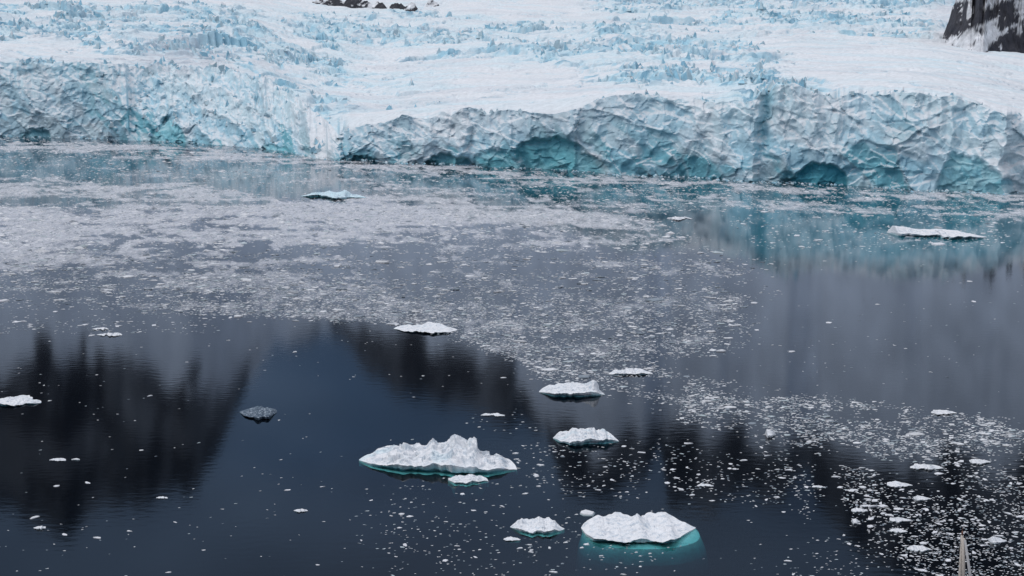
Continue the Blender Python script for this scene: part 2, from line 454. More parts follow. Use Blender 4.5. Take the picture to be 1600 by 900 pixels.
# colours: snow on what faces up, bare ice on what was freshly broken, one gully's shade painted in
SWv = (f1, f2, r1, g1, g2, q1); f1, f2, r1, g1, g2, q1 = FW
nf = grid_normals(Pf); nzf = np.abs(nf[..., 2])
fr = fbm(S / 9, Zf / 9, 157, 4)
rgt = sstep(850, 1300, CX)
tone = -.14 * ramp + .45 * r1 + .35 * q1 + .45 * (fbm(S / 50, Zf / 30, 151, 3) - .5) + .22 * (1 - wc)     # each fracture face its own ice
col = mixc(np.broadcast_to(PALE, Pf.shape), BLUE, sstep(.18, .5, tone) * .95)
col = mixc(col, np.array((.12, .44, .53)), sstep(.50, .76, tone + .22 * (1 - wc) - .12) * .75)
col = mixc(col, GREY * 1.08, sstep(.4, .75, wc) * sstep(.42, .6, fbm(S / 45, Zf / 45, 161, 3)) * .4 * sstep(500, 620, CX))
col = mixc(col, SNOW, (1 - sstep(.02, .12, g2 - g1)) * .12 + (1 - sstep(.02, .10, f2 - f1)) * .22)
col = mixc(col, SNOW, sstep(.53, .66, fbm(S / 22, Zf / 12 + S / 40, 163, 4)) * .4)
col = mixc(col, PALE * 1.03, .25 * np.ones_like(wc + 0 * S) * sstep(.2, .6, wc))
thr = .5 + .2 * ramp
col = mixc(col, SNOW, sstep(thr, thr + .22, nf[..., 2] * np.sign(nf[..., 2].mean() + 1e-9)) * .75)
col = mixc(col, BLUE, crk2 * .4)
col = mixc(col, np.array((.20, .60, .68)), cave * (.7 + .3 * fr))
col = mixc(col, np.array((.06, .46, .58)), cave * (np.abs(CX - 1256) < 80) * .8)
col = mixc(col, np.array((.14, .45, .56)), bump1(1196, 9, 14) * sstep(.1, .5, wc) * (.3 + fr) * .8)  # blue shadow right of the buttress, painted into the ice colour
col = mixc(col, SNOW, bump1(508, 26, 20) * .8)
col = mixc(col, GREY, dirt(CX, Yf) * sstep(.4, .6, fr + .1))
ns = grid_normals(Ps); nzs = np.abs(ns[..., 2])
cs = np.broadcast_to(SNOW, Ps.shape).copy()
steep = 1 - sstep(.55, .9, nzs)
cs = mixc(cs, PALE * .97, np.clip(B * 1.3, 0, 1) * (.35 + .6 * sstep(.4, .6, fbm(a_ / 40, b_ / 30, 171, 3))))
cs = mixc(cs, PALE * .95, steep * .6 * sstep(.05, .2, B))
cs = mixc(cs, BLUE, steep * np.clip(B * 1.5, 0, 1) * .9 * sstep(.35, .5, fbm(a_ / 30, b_ / 30, 173, 3)))
cs = mixc(cs, BLUE, np.clip(crk * .7 + crg * .4, 0, 1) * sstep(.2, .7, B))
cs = mixc(cs, BLUE, .9 * (o1_ > .62) * sstep(.25, .7, B) * sstep(.45, .55, fbm(a_ / 35, b_ / 35, 181, 3)))
cs = mixc(cs, np.array((.16, .36, .50)), .75 * (o2_ > .85) * sstep(.3, .7, B))
cs = mixc(cs, BLUE, .6 * lines * sstep(.03, .12, B))
cs = mixc(cs, PALE, .5 * sstep(.5, .68, fbm(a_ / 90 + b_ / 200, b_ / 14, 177, 4)))
cs = mixc(cs, GREY, .3 * sstep(.52, .7, fbm(a_ / 70, b_ / 20, 179, 4)))
cs = mixc(cs, GREY, dirt(CXs, Ys) * (.4 + .9 * sstep(.4, .6, fbm(a_ / 8, b_ / 8, 175, 3))))

gl = link('glacier', mesh_np('snowfield', Ps.reshape(-1, 3), grid_faces(NS, nC), False, cs.reshape(-1, 3)), M_GLACIER)
tag(gl, 'crevassed white glacier rising behind its ice cliff', None, kind='structure')
# the cliff in stretches, each one the photograph sets apart by its look
cuts = [(-190, 195, 'blue-grey cliff stretch with a level rim'), (195, 531, 'tumbled blue ramp of broken ice'),
        (531, 975, 'low scalloped cliff with a teal cave'), (975, 1190, 'smooth grey cliff stretch'), (1190, 1791, 'tall fluted cliff with teal hollows')]
for a, b, lab in cuts:
    i0 = int(np.searchsorted(COLS, a)); i1 = min(nC - 1, int(np.searchsorted(COLS, b)))
    sub = Pf[:, i0:i1 + 1]
    o = link('ice_cliff', mesh_np('ice_cliff', sub.reshape(-1, 3), grid_faces(NF, i1 + 1 - i0), False, col[:, i0:i1 + 1].reshape(-1, 3)), M_GLACIER, gl)
    o['label'] = lab

def glacier_at(cx, y):
    """world point of the snowfield seen at photo column cx, height y"""
    t_ = np.interp(cx, COLS, yts); d1 = np.interp(cx, COLS, D1)
    vv = (y - t_) / (-62 - t_)
    d = d1 + (3300 - d1) * (0.45 * vv + 0.55 * vv * vv)
    x, yy, z = ray(cx, ref)
    a = math.atan2(float(x), float(yy))
    return a, float(d), CAM_H + float(d) * float(tan_el(cx, y))

# ------------------------------------------------------------------ seracs: tilted ice blocks standing in the broken parts, snow on top, blue sides
def serac_mesh(sd):
    r = np.random.default_rng(sd)
    n = int(r.integers(4, 7))
    th = (np.arange(n) + r.uniform(-.3, .3, n)) / n * 2 * math.pi
    ra = r.uniform(.6, 1.0, n)
    x, y = np.cos(th) * ra, np.sin(th) * ra * r.uniform(.55, .9)
    k = r.uniform(.2, .65); ox, oy = r.uniform(-.3, .3, 2); tx_, ty_ = r.uniform(-.6, .6, 2)
    bot = np.stack([x, y, np.full(n, -.6)], -1)
    top = np.stack([x * k + ox, y * k + oy, .75 + tx_ * x + ty_ * y + r.uniform(-.25, .25, n)], -1)
    V, F, cc = [], [], []
    side = [PALE, PALE, BLUE * 1.1, BLUE, PALE * .9]
    for i in range(n):
        j = (i + 1) % n; b0 = len(V)
        V += [bot[i], bot[j], top[j], top[i]]; F += [(b0, b0 + 1, b0 + 2), (b0, b0 + 2, b0 + 3)]
        cc += [side[int(r.integers(0, 5))] * r.uniform(.85, 1.05)] * 4
    b0 = len(V); V += list(top) + [top.mean(0) + np.array((0, 0, .06))]
    for i in range(n): F.append((b0 + i, b0 + (i + 1) % n, b0 + n))
    cc += [SNOW if r.uniform() < .75 else PALE] * (n + 1)
    return np.array(V), np.array(F), np.array(cc)
SER = [serac_mesh(1200 + k) for k in range(24)]
rs = np.random.default_rng(77)
NT = 60000
ii = (rs.uniform(0, 1, NT) ** .9 * (NS - 30)).astype(int) + 3; jj = rs.integers(3, nC - 3, NT)
Bt = B[ii, jj]
cl = sstep(.45, .62, fbm(a_[ii, jj] / 28, b_[ii, jj] / 22, 191, 3))
pk = rs.uniform(0, 1, NT) < (.05 + .5 * cl) * sstep(.36, .7, Bt)
ii, jj = ii[pk], jj[pk]
sp_ = Ps[ii, jj]; ssz = (1.6 * (5.6 / 1.6) ** rs.uniform(0, 1, len(ii)) ** 1.7) * (.75 + Ds[ii, jj] / 2600)
# the tumbled ramp and the rim of the cliff
NT2 = 2600
i2 = (rs.uniform(.12, .98, NT2) * (NF - 1)).astype(int); j2 = np.searchsorted(COLS, rs.uniform(150, 505, NT2))
fk = rs.uniform(0, 1, NT2) < .0 + .07 * sstep(.45, .6, fbm(S[i2, j2] / 25, Zf[i2, j2] / 14, 193, 3))
sp_ = np.concatenate([sp_, Pf[i2[fk], j2[fk]]]); ssz = np.concatenate([ssz, 1.6 * (3.6 / 1.6) ** rs.uniform(0, 1, fk.sum()) ** 1.5])
j3 = rs.integers(5, nC - 5, 420); rimp = Ps[2, j3].copy(); rimp[:, 2] -= .5
k3 = rs.uniform(0, 1, 420) < np.interp(COLS[j3], [-190, 200, 500, 560, 900, 1150, 1200, 1300, 1500, 1600], [.15, .5, .5, .15, .08, .3, .8, .4, .1, .1])
sp_ = np.concatenate([sp_, rimp[k3]]); ssz = np.concatenate([ssz, rs.uniform(1.2, 3.2, k3.sum())])
# rubble along the foot of the cliff
j4 = rs.integers(2, nC - 2, 900); off = rs.uniform(-2, 9, 900) ** 1.0
ft_ = Pf[12, j4].copy(); rr_ = np.hypot(ft_[:, 0], ft_[:, 1]); ft_[:, :2] *= ((rr_ - off) / rr_)[:, None]; ft_[:, 2] = rs.uniform(-.2, .3, 900)
sp_ = np.concatenate([sp_, ft_]); ssz = np.concatenate([ssz, .6 * 4 ** rs.uniform(0, 1, 900) ** 2]); low_ = len(ssz) - 900
nser = len(sp_)
sdist = np.hypot(sp_[:, 0], sp_[:, 1])
spx, spy = project(sp_[:, 0], sp_[:, 1], sp_[:, 2])
vis = (spx > 0) & (spx < 1600) & (spy > 0)
rank = np.argsort(-np.where(vis, ssz / sdist, 0)); bigs = set(rank[:240].tolist())
rz_ = rs.normal(-.55, .5, nser) + (rs.uniform(0, 1, nser) < .5) * math.pi
sh_ = rs.uniform(.4, 1.0, nser); sh_[low_:] *= .45; sk_ = rs.integers(0, 24, nser)
ser_me = []
for V0, F0, c0 in SER:
    m_ = mesh_np('serac', V0, F0, False, c0); m_.materials.append(M_GLACIER); ser_me.append(m_)
for q in sorted(bigs):
    o = bpy.data.objects.new('serac', ser_me[sk_[q]]); C.objects.link(o); o.parent = gl
    o.location = sp_[q]; o.scale = (ssz[q], ssz[q], ssz[q] * sh_[q]); o.rotation_euler = (0, 0, rz_[q])
Vs, Fs, Cs, off = [], [], [], 0
for k in range(24):
    V0, F0, c0 = SER[k]
    q = np.array([t for t in np.nonzero(sk_ == k)[0] if t not in bigs])
    if not len(q): continue
    c_, s_2 = np.cos(rz_[q])[:, None], np.sin(rz_[q])[:, None]; z1 = ssz[q][:, None]
    x = (V0[None, :, 0] * c_ - V0[None, :, 1] * s_2) * z1 + sp_[q, 0][:, None]; y = (V0[None, :, 0] * s_2 + V0[None, :, 1] * c_) * z1 + sp_[q, 1][:, None]
    z = V0[None, :, 2] * z1 * sh_[q][:, None] + sp_[q, 2][:, None]
    Vs.append(np.stack([x, y, z], -1).reshape(-1, 3)); Fs.append((F0[None] + (off + np.arange(len(q)) * len(V0))[:, None, None]).reshape(-1, 3)); Cs.append(np.tile(c0, (len(q), 1))); off += len(q) * len(V0)
o = link('ice_rubble', mesh_np('ice_rubble', np.concatenate(Vs), np.concatenate(Fs), False, np.concatenate(Cs)), M_GLACIER, gl)
o['kind'] = 'stuff'
print('seracs', nser)

# ------------------------------------------------------------------ dark rock showing through the snow
def rock_hill(name, label, x0, x1, foot, rise, height_top, seed, snow=.5, n=150, m=90, depth=None):
    cx = np.linspace(x0, x1, n)
    fy = np.interp(cx, [p[0] for p in foot], [p[1] for p in foot])
    A = np.zeros(n); Dd = np.zeros(n); Zz = np.zeros(n)
    for i in range(n):
        A[i], Dd[i], Zz[i] = glacier_at(cx[i], fy[i])
    t = np.linspace(0, 1, m)[:, None]
    top = np.interp(cx, [p[0] for p in height_top], [p[1] for p in height_top])   # metres above foot
    run = rise
    top = top * (.6 + .8 * fbm(cx / 9, 0 * cx, seed + 15, 4))
    d = Dd + t * run
    s = A * Dd.mean()
    prof = np.minimum(t * 2.2, 1.0) * top
    back = sstep(.75, 1, t)
    z = Zz - 6 + prof * (1 - back) + (fbm(s / 14 + 0 * d, d / 14, seed, 5) - .42) * 16 * np.clip(top / 25, .25, 1)
    rid = 1 - np.abs(2 * fbm(s / 30 + d / 40, d / 25, seed + 5, 4) - 1)
    z = z + (rid - .6) * 14 * np.clip(top / 25, .1, 1)
    z[0] -= 12; z[-1] -= 30; z[:, 0] -= 20; z[:, -1] -= 20
    P = np.stack([np.sin(A) * d, np.cos(A) * d, z + 0 * d], -1)
    nz = np.abs(grid_normals(P)[..., 2])
    wq = 26 * (fbm(s / 25 + 0 * d, z / 25, seed + 12, 3) - .5)
    st = .62 * fbm((s + .45 * z + wq) / 30 + 0 * d, (z - .5 * s + wq) / 8, seed + 9, 5) + .38 * fbm(s / 20 + 0 * d, z / 14, seed + 10, 4)
    sn = sstep(.52, .545, st + (nz - .5) * .2 + (snow - .5) * .3)
    dark = mixc(np.broadcast_to(np.array((.032, .036, .050)), P.shape), np.array((.075, .074, .085)), fbm(s / 9 + 0 * d, z / 9, seed + 2, 4))
    c = mixc(dark, SNOW, sn)
    o = link(name, mesh_np(name, P.reshape(-1, 3), grid_faces(m, n), False, c.reshape(-1, 3)), M_ROCK)
    return tag(o, label, 'rock')

rock_hill('rock_slope', 'steep dark rock slope streaked with snow at the top right', 1462, 1790,
          [(1462, 64), (1500, 73), (1530, 79), (1600, 81), (1790, 95)], 190,
          [(1462, 3), (1474, 16), (1486, 40), (1496, 66), (1515, 90), (1540, 92), (1600, 92), (1650, 70), (1790, 60)], 301, .47, 240, 130)
rock_hill('rock_outcrop', 'long dark rock outcrop poking through the snow at the top edge', 476, 612,
          [(476, 4), (520, 9), (560, 13), (612, 15)], 60, [(476, 3), (510, 12), (560, 16), (600, 14), (612, 2)], 331, .42, 90, 50)
rock_hill('rock_outcrop', 'small dark rock outcrop just right of the long one at the top', 610, 660,
          [(610, 17), (640, 20), (660, 20)], 40, [(610, 8), (630, 18), (650, 16), (660, 4)], 347, .38, 50, 36)
rock_hill('rock_outcrop', 'tiny dark rock spot alone in the snow under the top edge', 662, 690,
          [(662, 12), (690, 12)], 30, [(662, 5), (675, 16), (690, 5)], 353, .36, 30, 24)

# ------------------------------------------------------------------ mountain ridge behind the glacier, above the frame: the bay mirrors it
# skyline as photo heights of its mirror image on the water
def mirror_el(px, py):
    return -tan_el(px, py)
mc = np.linspace(-600, 2200, 420)
sky_y = np.interp(mc, [-600, -200, 0, 40, 90, 150, 200, 260, 300, 340, 385, 430, 530, 570, 640, 720, 800, 850, 880, 950, 1010, 1035, 1050, 1120, 1180, 1230, 1275, 1285, 1330, 1400, 1480, 1600, 1800, 2200],
                  [860, 820, 800, 815, 835, 790, 800, 775, 770, 690, 600, 540, 520, 590, 625, 640, 665, 670, 770, 780, 750, 690, 790, 800, 770, 790, 730, 790, 840, 890, 930, 960, 990, 1000])
snow_y = np.interp(mc, [-600, 0, 60, 150, 250, 340, 400, 520, 600, 700, 800, 850, 950, 1040, 1100, 1280, 1400, 1600, 1800],
                   [520, 540, 520, 530, 570, 590, 580, 515, 520, 528, 575, 655, 690, 672, 670, 690, 700, 690, 640])
mx_, my_, _ = ray(mc, 500.0)
maz = np.arctan2(mx_, my_)
RM = 4600.0
el_top = mirror_el(mc, sky_y + 30 * (fbm(mc / 24, 0 * mc, 401, 4) - .5))
NM = 150
tm = np.linspace(0, 1, NM)[:, None]
Rm = RM + tm * 1500 + 30 * (fbm(mc / 60 + 0 * tm, tm * 7, 403, 4) - .5) * 2
zt = (RM + 1500) * el_top - CAM_H
Zm = 250 + (zt - 250) * tm + 16 * (fbm(mc / 40 + 0 * tm, tm * 7, 405, 5) - .5) * (1 - tm)
Pm = np.stack([np.sin(maz) * Rm, np.cos(maz) * Rm, Zm + 0 * mc], -1)
el_here = (Zm + CAM_H) / Rm
py_here = 450 - FPX * np.tan(np.arctan(-el_here) + PITCH)
rockm = sstep(-22, 22, py_here - snow_y + 110 * (fbm(mc / 34 + 0 * tm, tm * 9, 409, 4) - .5))
rockm *= 1 - .4 * sstep(.56, .68, fbm(mc / 26 + tm * 6, tm * 11, 411, 4))
rockm = sstep(.15, .6, rockm)
rockm *= 1 - .10 * sstep(.5, .66, fbm(mc / 16 + tm * 8, tm * 4, 413, 4)) - .13 * sstep(.45, .6, fbm(mc / 45, tm * 8, 415, 3))
cm = mixc(np.broadcast_to(np.array((.62, .72, .86)), Pm.shape), np.array((.008, .012, .021)), rockm)
back = Pm[-1].copy(); back[:, :2] *= 1.35; back[:, 2] = 0
Pm2 = np.concatenate([Pm, back[None]], 0); cm2 = np.concatenate([cm, cm[-1:]], 0)
mt = link('mountain_ridge', mesh_np('mountain_ridge', Pm2.reshape(-1, 3), grid_faces(NM + 1, len(mc)), True, cm2.reshape(-1, 3)), M_MOUNTAIN)
tag(mt, 'dark rock mountain ridge with snow slopes mirrored in the bay', None, kind='structure')

# ------------------------------------------------------------------ where brash ice and slush lie on the water
dens = Map2(-200, 1804, 200, 960, 4, 4, 0.004)
P_ = dens.poly
P_([(-200, 200), (500, 236), (1000, 268), (1600, 296), (1804, 296), (1804, 316), (1250, 308), (1000, 300), (600, 290), (480, 300), (300, 285), (-200, 280)], .35)
P_([(-200, 276), (300, 279), (470, 312), (560, 304), (640, 302), (830, 318), (1000, 338), (1100, 352), (960, 352), (620, 350), (520, 372), (-200, 392)], .80)
P_([(560, 280), (1000, 292), (1250, 306), (1600, 318), (1804, 330), (1804, 350), (1560, 345), (1300, 332), (1150, 322), (1000, 330), (760, 312), (560, 296)], .45)
P_([(1130, 330), (1560, 345), (1590, 380), (1400, 390), (1180, 386)], .20)
P_([(-200, 385), (520, 365), (560, 400), (640, 470), (700, 500), (560, 498), (300, 486), (120, 470), (-200, 480)], .6)
P_([(-200, 470), (120, 465), (330, 490), (330, 515), (-200, 520)], .08)
P_([(520, 350), (1050, 350), (1160, 400), (1170, 470), (1080, 560), (960, 545), (740, 530), (620, 490), (560, 420)], .46)
P_([(1040, 360), (1200, 395), (1220, 520), (1100, 560)], .14)
P_([(600, 470), (900, 470), (960, 540), (1060, 580), (1200, 606), (1400, 632), (1604, 655), (1804, 670), (1804, 700), (1560, 705), (1420, 712), (1280, 705), (1180, 680), (1010, 640), (930, 605), (850, 590), (820, 568), (740, 535), (610, 500)], .62)
P_([(1000, 600), (1190, 615), (1420, 640), (1604, 668), (1604, 692), (1400, 694), (1220, 680), (1040, 636)], 1.0)
P_([(1310, 720), (1420, 705), (1804, 690), (1804, 960), (1500, 940), (1420, 880), (1330, 800)], .20)
P_([(1010, 680), (1290, 690), (1300, 740), (1270, 800), (1060, 770)], .09)
P_([(740, 640), (850, 640), (850, 670), (740, 672)], .10)
P_([(800, 690), (1010, 690), (1010, 780), (820, 770)], .07)
P_([(640, 752), (780, 752), (900, 800), (1060, 850), (1000, 900), (600, 900), (590, 800)], .035)
P_([(1230, 830), (1430, 850), (1430, 960), (1200, 960)], .06)
P_([(1180, 460), (1560, 430), (1560, 610), (1180, 600)], .006, 'set')
P_([(-200, 212), (260, 222), (500, 246), (700, 258), (960, 272), (1300, 289), (1600, 303), (1804, 302), (1804, 318), (1600, 316), (1300, 303), (960, 284), (700, 270), (500, 258), (260, 236), (-200, 224)], .7)
dens.blur(5, 2)

def density(px, py):
    d = dens(px, py)
    X, Y = on_water(px, np.maximum(py, 90))
    n1 = fbm(X / 90, Y / 45, 501, 4); n2 = fbm(X / 11, Y / 16, 503, 4); n3 = fbm(X / 220, Y / 30, 507, 4)
    rd = 1 - np.abs(2 * fbm(X / 16 + 4 * n2, Y / 26, 509, 3) - 1)
    k = np.clip(.25 + .95 * sstep(.55, .95, rd) + 1.3 * (n1 - .5) + 1.6 * (n2 - .5) + 1.3 * (n3 - .5) + .15, .04, 2)
    return np.clip(d * k, 0, .97)

# ------------------------------------------------------------------ the sea: real water over a dark bed, slush on it where the ice has crushed
az_d = np.radians(np.concatenate([np.arange(-180, -27, 6), np.linspace(-27, 27, 330), np.arange(30, 180, 6)]))
rr = np.concatenate([[20, 60], np.geomspace(100, 1400, 250), [1800, 2600, 4000, 7000]])
nA, nR = len(az_d), len(rr)
RR, AA = np.meshgrid(rr, az_d, indexing='ij')
sx, sy = np.sin(AA) * RR, np.cos(AA) * RR
infront = np.cos(AA) > .6
ppx, ppy = project(sx, np.where(infront, sy, 1e3), np.zeros_like(sx))
dn = density(np.clip(ppx, -190, 1790), np.clip(ppy, 205, 950)) * (infront & (ppy < 960) & (RR < 1300) & (RR > 110))
slush = .6 * sstep(.2, .8, dn) * (1 - .5 * sstep(380, 470, ppy)) * (1 - .6 * sstep(540, 600, ppy))
V = np.stack([sx, sy, np.zeros_like(sx)], -1).reshape(-1, 3)
F = []
idx = np.arange(nR * nA).reshape(nR, nA); nxt = np.roll(idx, -1, 1)
F4 = np.stack([idx[:-1], idx[1:], nxt[1:], nxt[:-1]], -1).reshape(-1, 4)[:, ::-1]
DEPTH = -14.0
low_ring = np.stack([np.sin(az_d) * rr[-1], np.cos(az_d) * rr[-1], np.full(nA, DEPTH)], -1)
in_low = np.stack([np.sin(az_d) * rr[0], np.cos(az_d) * rr[0], np.full(nA, DEPTH)], -1)
V = np.concatenate([V, low_ring, in_low])
o0 = nR * nA; o1 = o0 + nA
j = np.arange(nA); jn = (j + 1) % nA
side = np.stack([idx[-1], o0 + j, o0 + jn, idx[-1][jn]], -1)[:, ::-1]
bed = np.stack([o0 + j, o1 + j, o1 + jn, o0 + jn], -1)[:, ::-1]
inner = np.stack([o1 + j, idx[0], idx[0][jn], o1 + jn], -1)[:, ::-1]
F4 = np.concatenate([F4, side, bed, inner])
cliff_refl = Map2(-200, 1804, 200, 960, 4, 4, 0.0)                    # the cliff's teal reflection, painted into the water colour
cliff_refl.poly([(1100, 285), (1620, 305), (1640, 360), (1590, 398), (1400, 408), (1180, 396), (1120, 330)], 1.0)
cliff_refl.poly([(-200, 225), (120, 228), (240, 262), (120, 282), (-200, 280)], .8)
cliff_refl.poly([(540, 262), (1100, 285), (1130, 330), (900, 318), (640, 296)], .8)
cliff_refl.poly([(300, 255), (500, 262), (490, 290), (330, 280)], .6)
cliff_refl.blur(9, 5)
cliff_refl_k = cliff_refl(np.clip(ppx, -190, 1790), np.clip(ppy, 205, 950)) * (infront & (ppy < 500) & (RR < 1300))
scol = np.zeros((len(V), 3)); scol[:nR * nA, 2] = cliff_refl_k.ravel()
scol[:nR * nA, 0] = slush.ravel()
for cpx, cpy, rad in ((690, 735, 20), (1000, 845, 20)):   # clear water where floes show their feet
    qx, qy = on_water(cpx, cpy)
    scol[:nR * nA, 1] = np.maximum(scol[:nR * nA, 1], 1 - sstep(rad * .8, rad, np.hypot(sx - qx, sy - qy)).ravel())
M_SEA = bpy.data.materials.new('sea_water'); M_SEA.use_nodes = True
nt = M_SEA.node_tree
for n in list(nt.nodes): nt.nodes.remove(n)
N = nt.nodes.new; L = nt.links.new
out = N('ShaderNodeOutputMaterial')
geo = N('ShaderNodeNewGeometry')
mp = N('ShaderNodeMapping'); mp.inputs['Scale'].default_value = (.35, .8, 1); L(geo.outputs['Position'], mp.inputs[0])
rip = N('ShaderNodeTexNoise'); rip.inputs['Scale'].default_value = 1.0; rip.inputs['Detail'].default_value = 3; L(mp.outputs[0], rip.inputs['Vector'])
bmp = N('ShaderNodeBump'); bmp.inputs['Strength'].default_value = .06; bmp.inputs['Distance'].default_value = .12; L(rip.outputs['Fac'], bmp.inputs['Height'])
fre = N('ShaderNodeFresnel'); fre.inputs['IOR'].default_value = 1.333; L(bmp.outputs[0], fre.inputs['Normal'])
glo = N('ShaderNodeBsdfGlossy'); glo.inputs['Roughness'].default_value = .05; glo.inputs['Color'].default_value = (.93, .96, 1, 1); L(bmp.outputs[0], glo.inputs['Normal'])
tra = N('ShaderNodeBsdfTransparent'); tra.inputs['Color'].default_value = (.95, .99, 1, 1)
dif = N('ShaderNodeBsdfDiffuse'); dif.inputs['Color'].default_value = (.0012, .0035, .0075, 1)
dmx = N('ShaderNodeMix'); dmx.data_type = 'RGBA'; dmx.inputs['A'].default_value = (.0006, .0016, .0034, 1); dmx.inputs['B'].default_value = (.012, .105, .14, 1); L(dmx.outputs['Result'], dif.inputs['Color'])  # second colour is the painted teal of the cliff's reflection
mb = N('ShaderNodeMixShader'); inv = N('ShaderNodeMath'); inv.operation = 'SUBTRACT'; inv.inputs[0].default_value = 1.0; L(tra.outputs[0], mb.inputs[1]); L(dif.outputs[0], mb.inputs[2]); L(inv.outputs[0], mb.inputs['Fac'])
mw = N('ShaderNodeMixShader'); L(fre.outputs[0], mw.inputs['Fac']); L(mb.outputs[0], mw.inputs[1]); L(glo.outputs[0], mw.inputs[2])
att = N('ShaderNodeAttribute'); att.attribute_name = 'tint'
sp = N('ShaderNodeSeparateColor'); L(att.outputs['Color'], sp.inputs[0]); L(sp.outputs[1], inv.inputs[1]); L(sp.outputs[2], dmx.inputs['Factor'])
mp2 = N('ShaderNodeMapping'); mp2.inputs['Scale'].default_value = (.22, .07, 1); L(geo.outputs['Position'], mp2.inputs[0])
sn = N('ShaderNodeTexNoise'); sn.inputs['Scale'].default_value = 1.0; sn.inputs['Detail'].default_value = 6; sn.inputs['Roughness'].default_value = .7; L(mp2.outputs[0], sn.inputs['Vector'])
ad = N('ShaderNodeMath'); ad.operation = 'ADD'; L(sp.outputs[0], ad.inputs[0]); L(sn.outputs['Fac'], ad.inputs[1])
sr = N('ShaderNodeMapRange'); sr.inputs['From Min'].default_value = .72; sr.inputs['From Max'].default_value = 1.22; sr.inputs['To Max'].default_value = .85; L(ad.outputs[0], sr.inputs['Value'])
gate = N('ShaderNodeMath'); gate.operation = 'MULTIPLY'; L(sr.outputs[0], gate.inputs[0])
g2_ = N('ShaderNodeMapRange'); g2_.inputs['From Max'].default_value = .2; L(sp.outputs[0], g2_.inputs['Value']); L(g2_.outputs[0], gate.inputs[1])
sl = N('ShaderNodeBsdfDiffuse'); sl.inputs['Color'].default_value = (.58, .60, .65, 1)
ms = N('ShaderNodeMixShader'); L(gate.outputs[0], ms.inputs['Fac']); L(mw.outputs[0], ms.inputs[1]); L(sl.outputs[0], ms.inputs[2])
L(ms.outputs[0], out.inputs['Surface'])
va = N('ShaderNodeVolumeAbsorption'); va.inputs['Color'].default_value = (.05, .62, .66, 1); va.inputs['Density'].default_value = .55
L(va.outputs[0], out.inputs['Volume'])
M_BED = plain_mat('sea_bed_silt', (.02, .03, .035), .9, 0, .2, .2)
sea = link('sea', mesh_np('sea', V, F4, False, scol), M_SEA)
tag(sea, 'calm dark bay mirroring mountains and glacier', None, kind='structure')
th = np.linspace(0, 2 * math.pi, 49)[:-1]
bv = np.concatenate([[[0, 0, DEPTH - .6]], np.stack([np.sin(th) * 7500, np.cos(th) * 7500, np.full(48, DEPTH - .6)], -1)])
bf = np.stack([np.zeros(48, int), 1 + np.arange(48), 1 + (np.arange(48) + 1) % 48], -1)[:, ::-1]
tag(link('sea_bed', mesh_np('sea_bed', bv, bf), M_BED), 'dark sea bed below the bay', None, kind='structure')

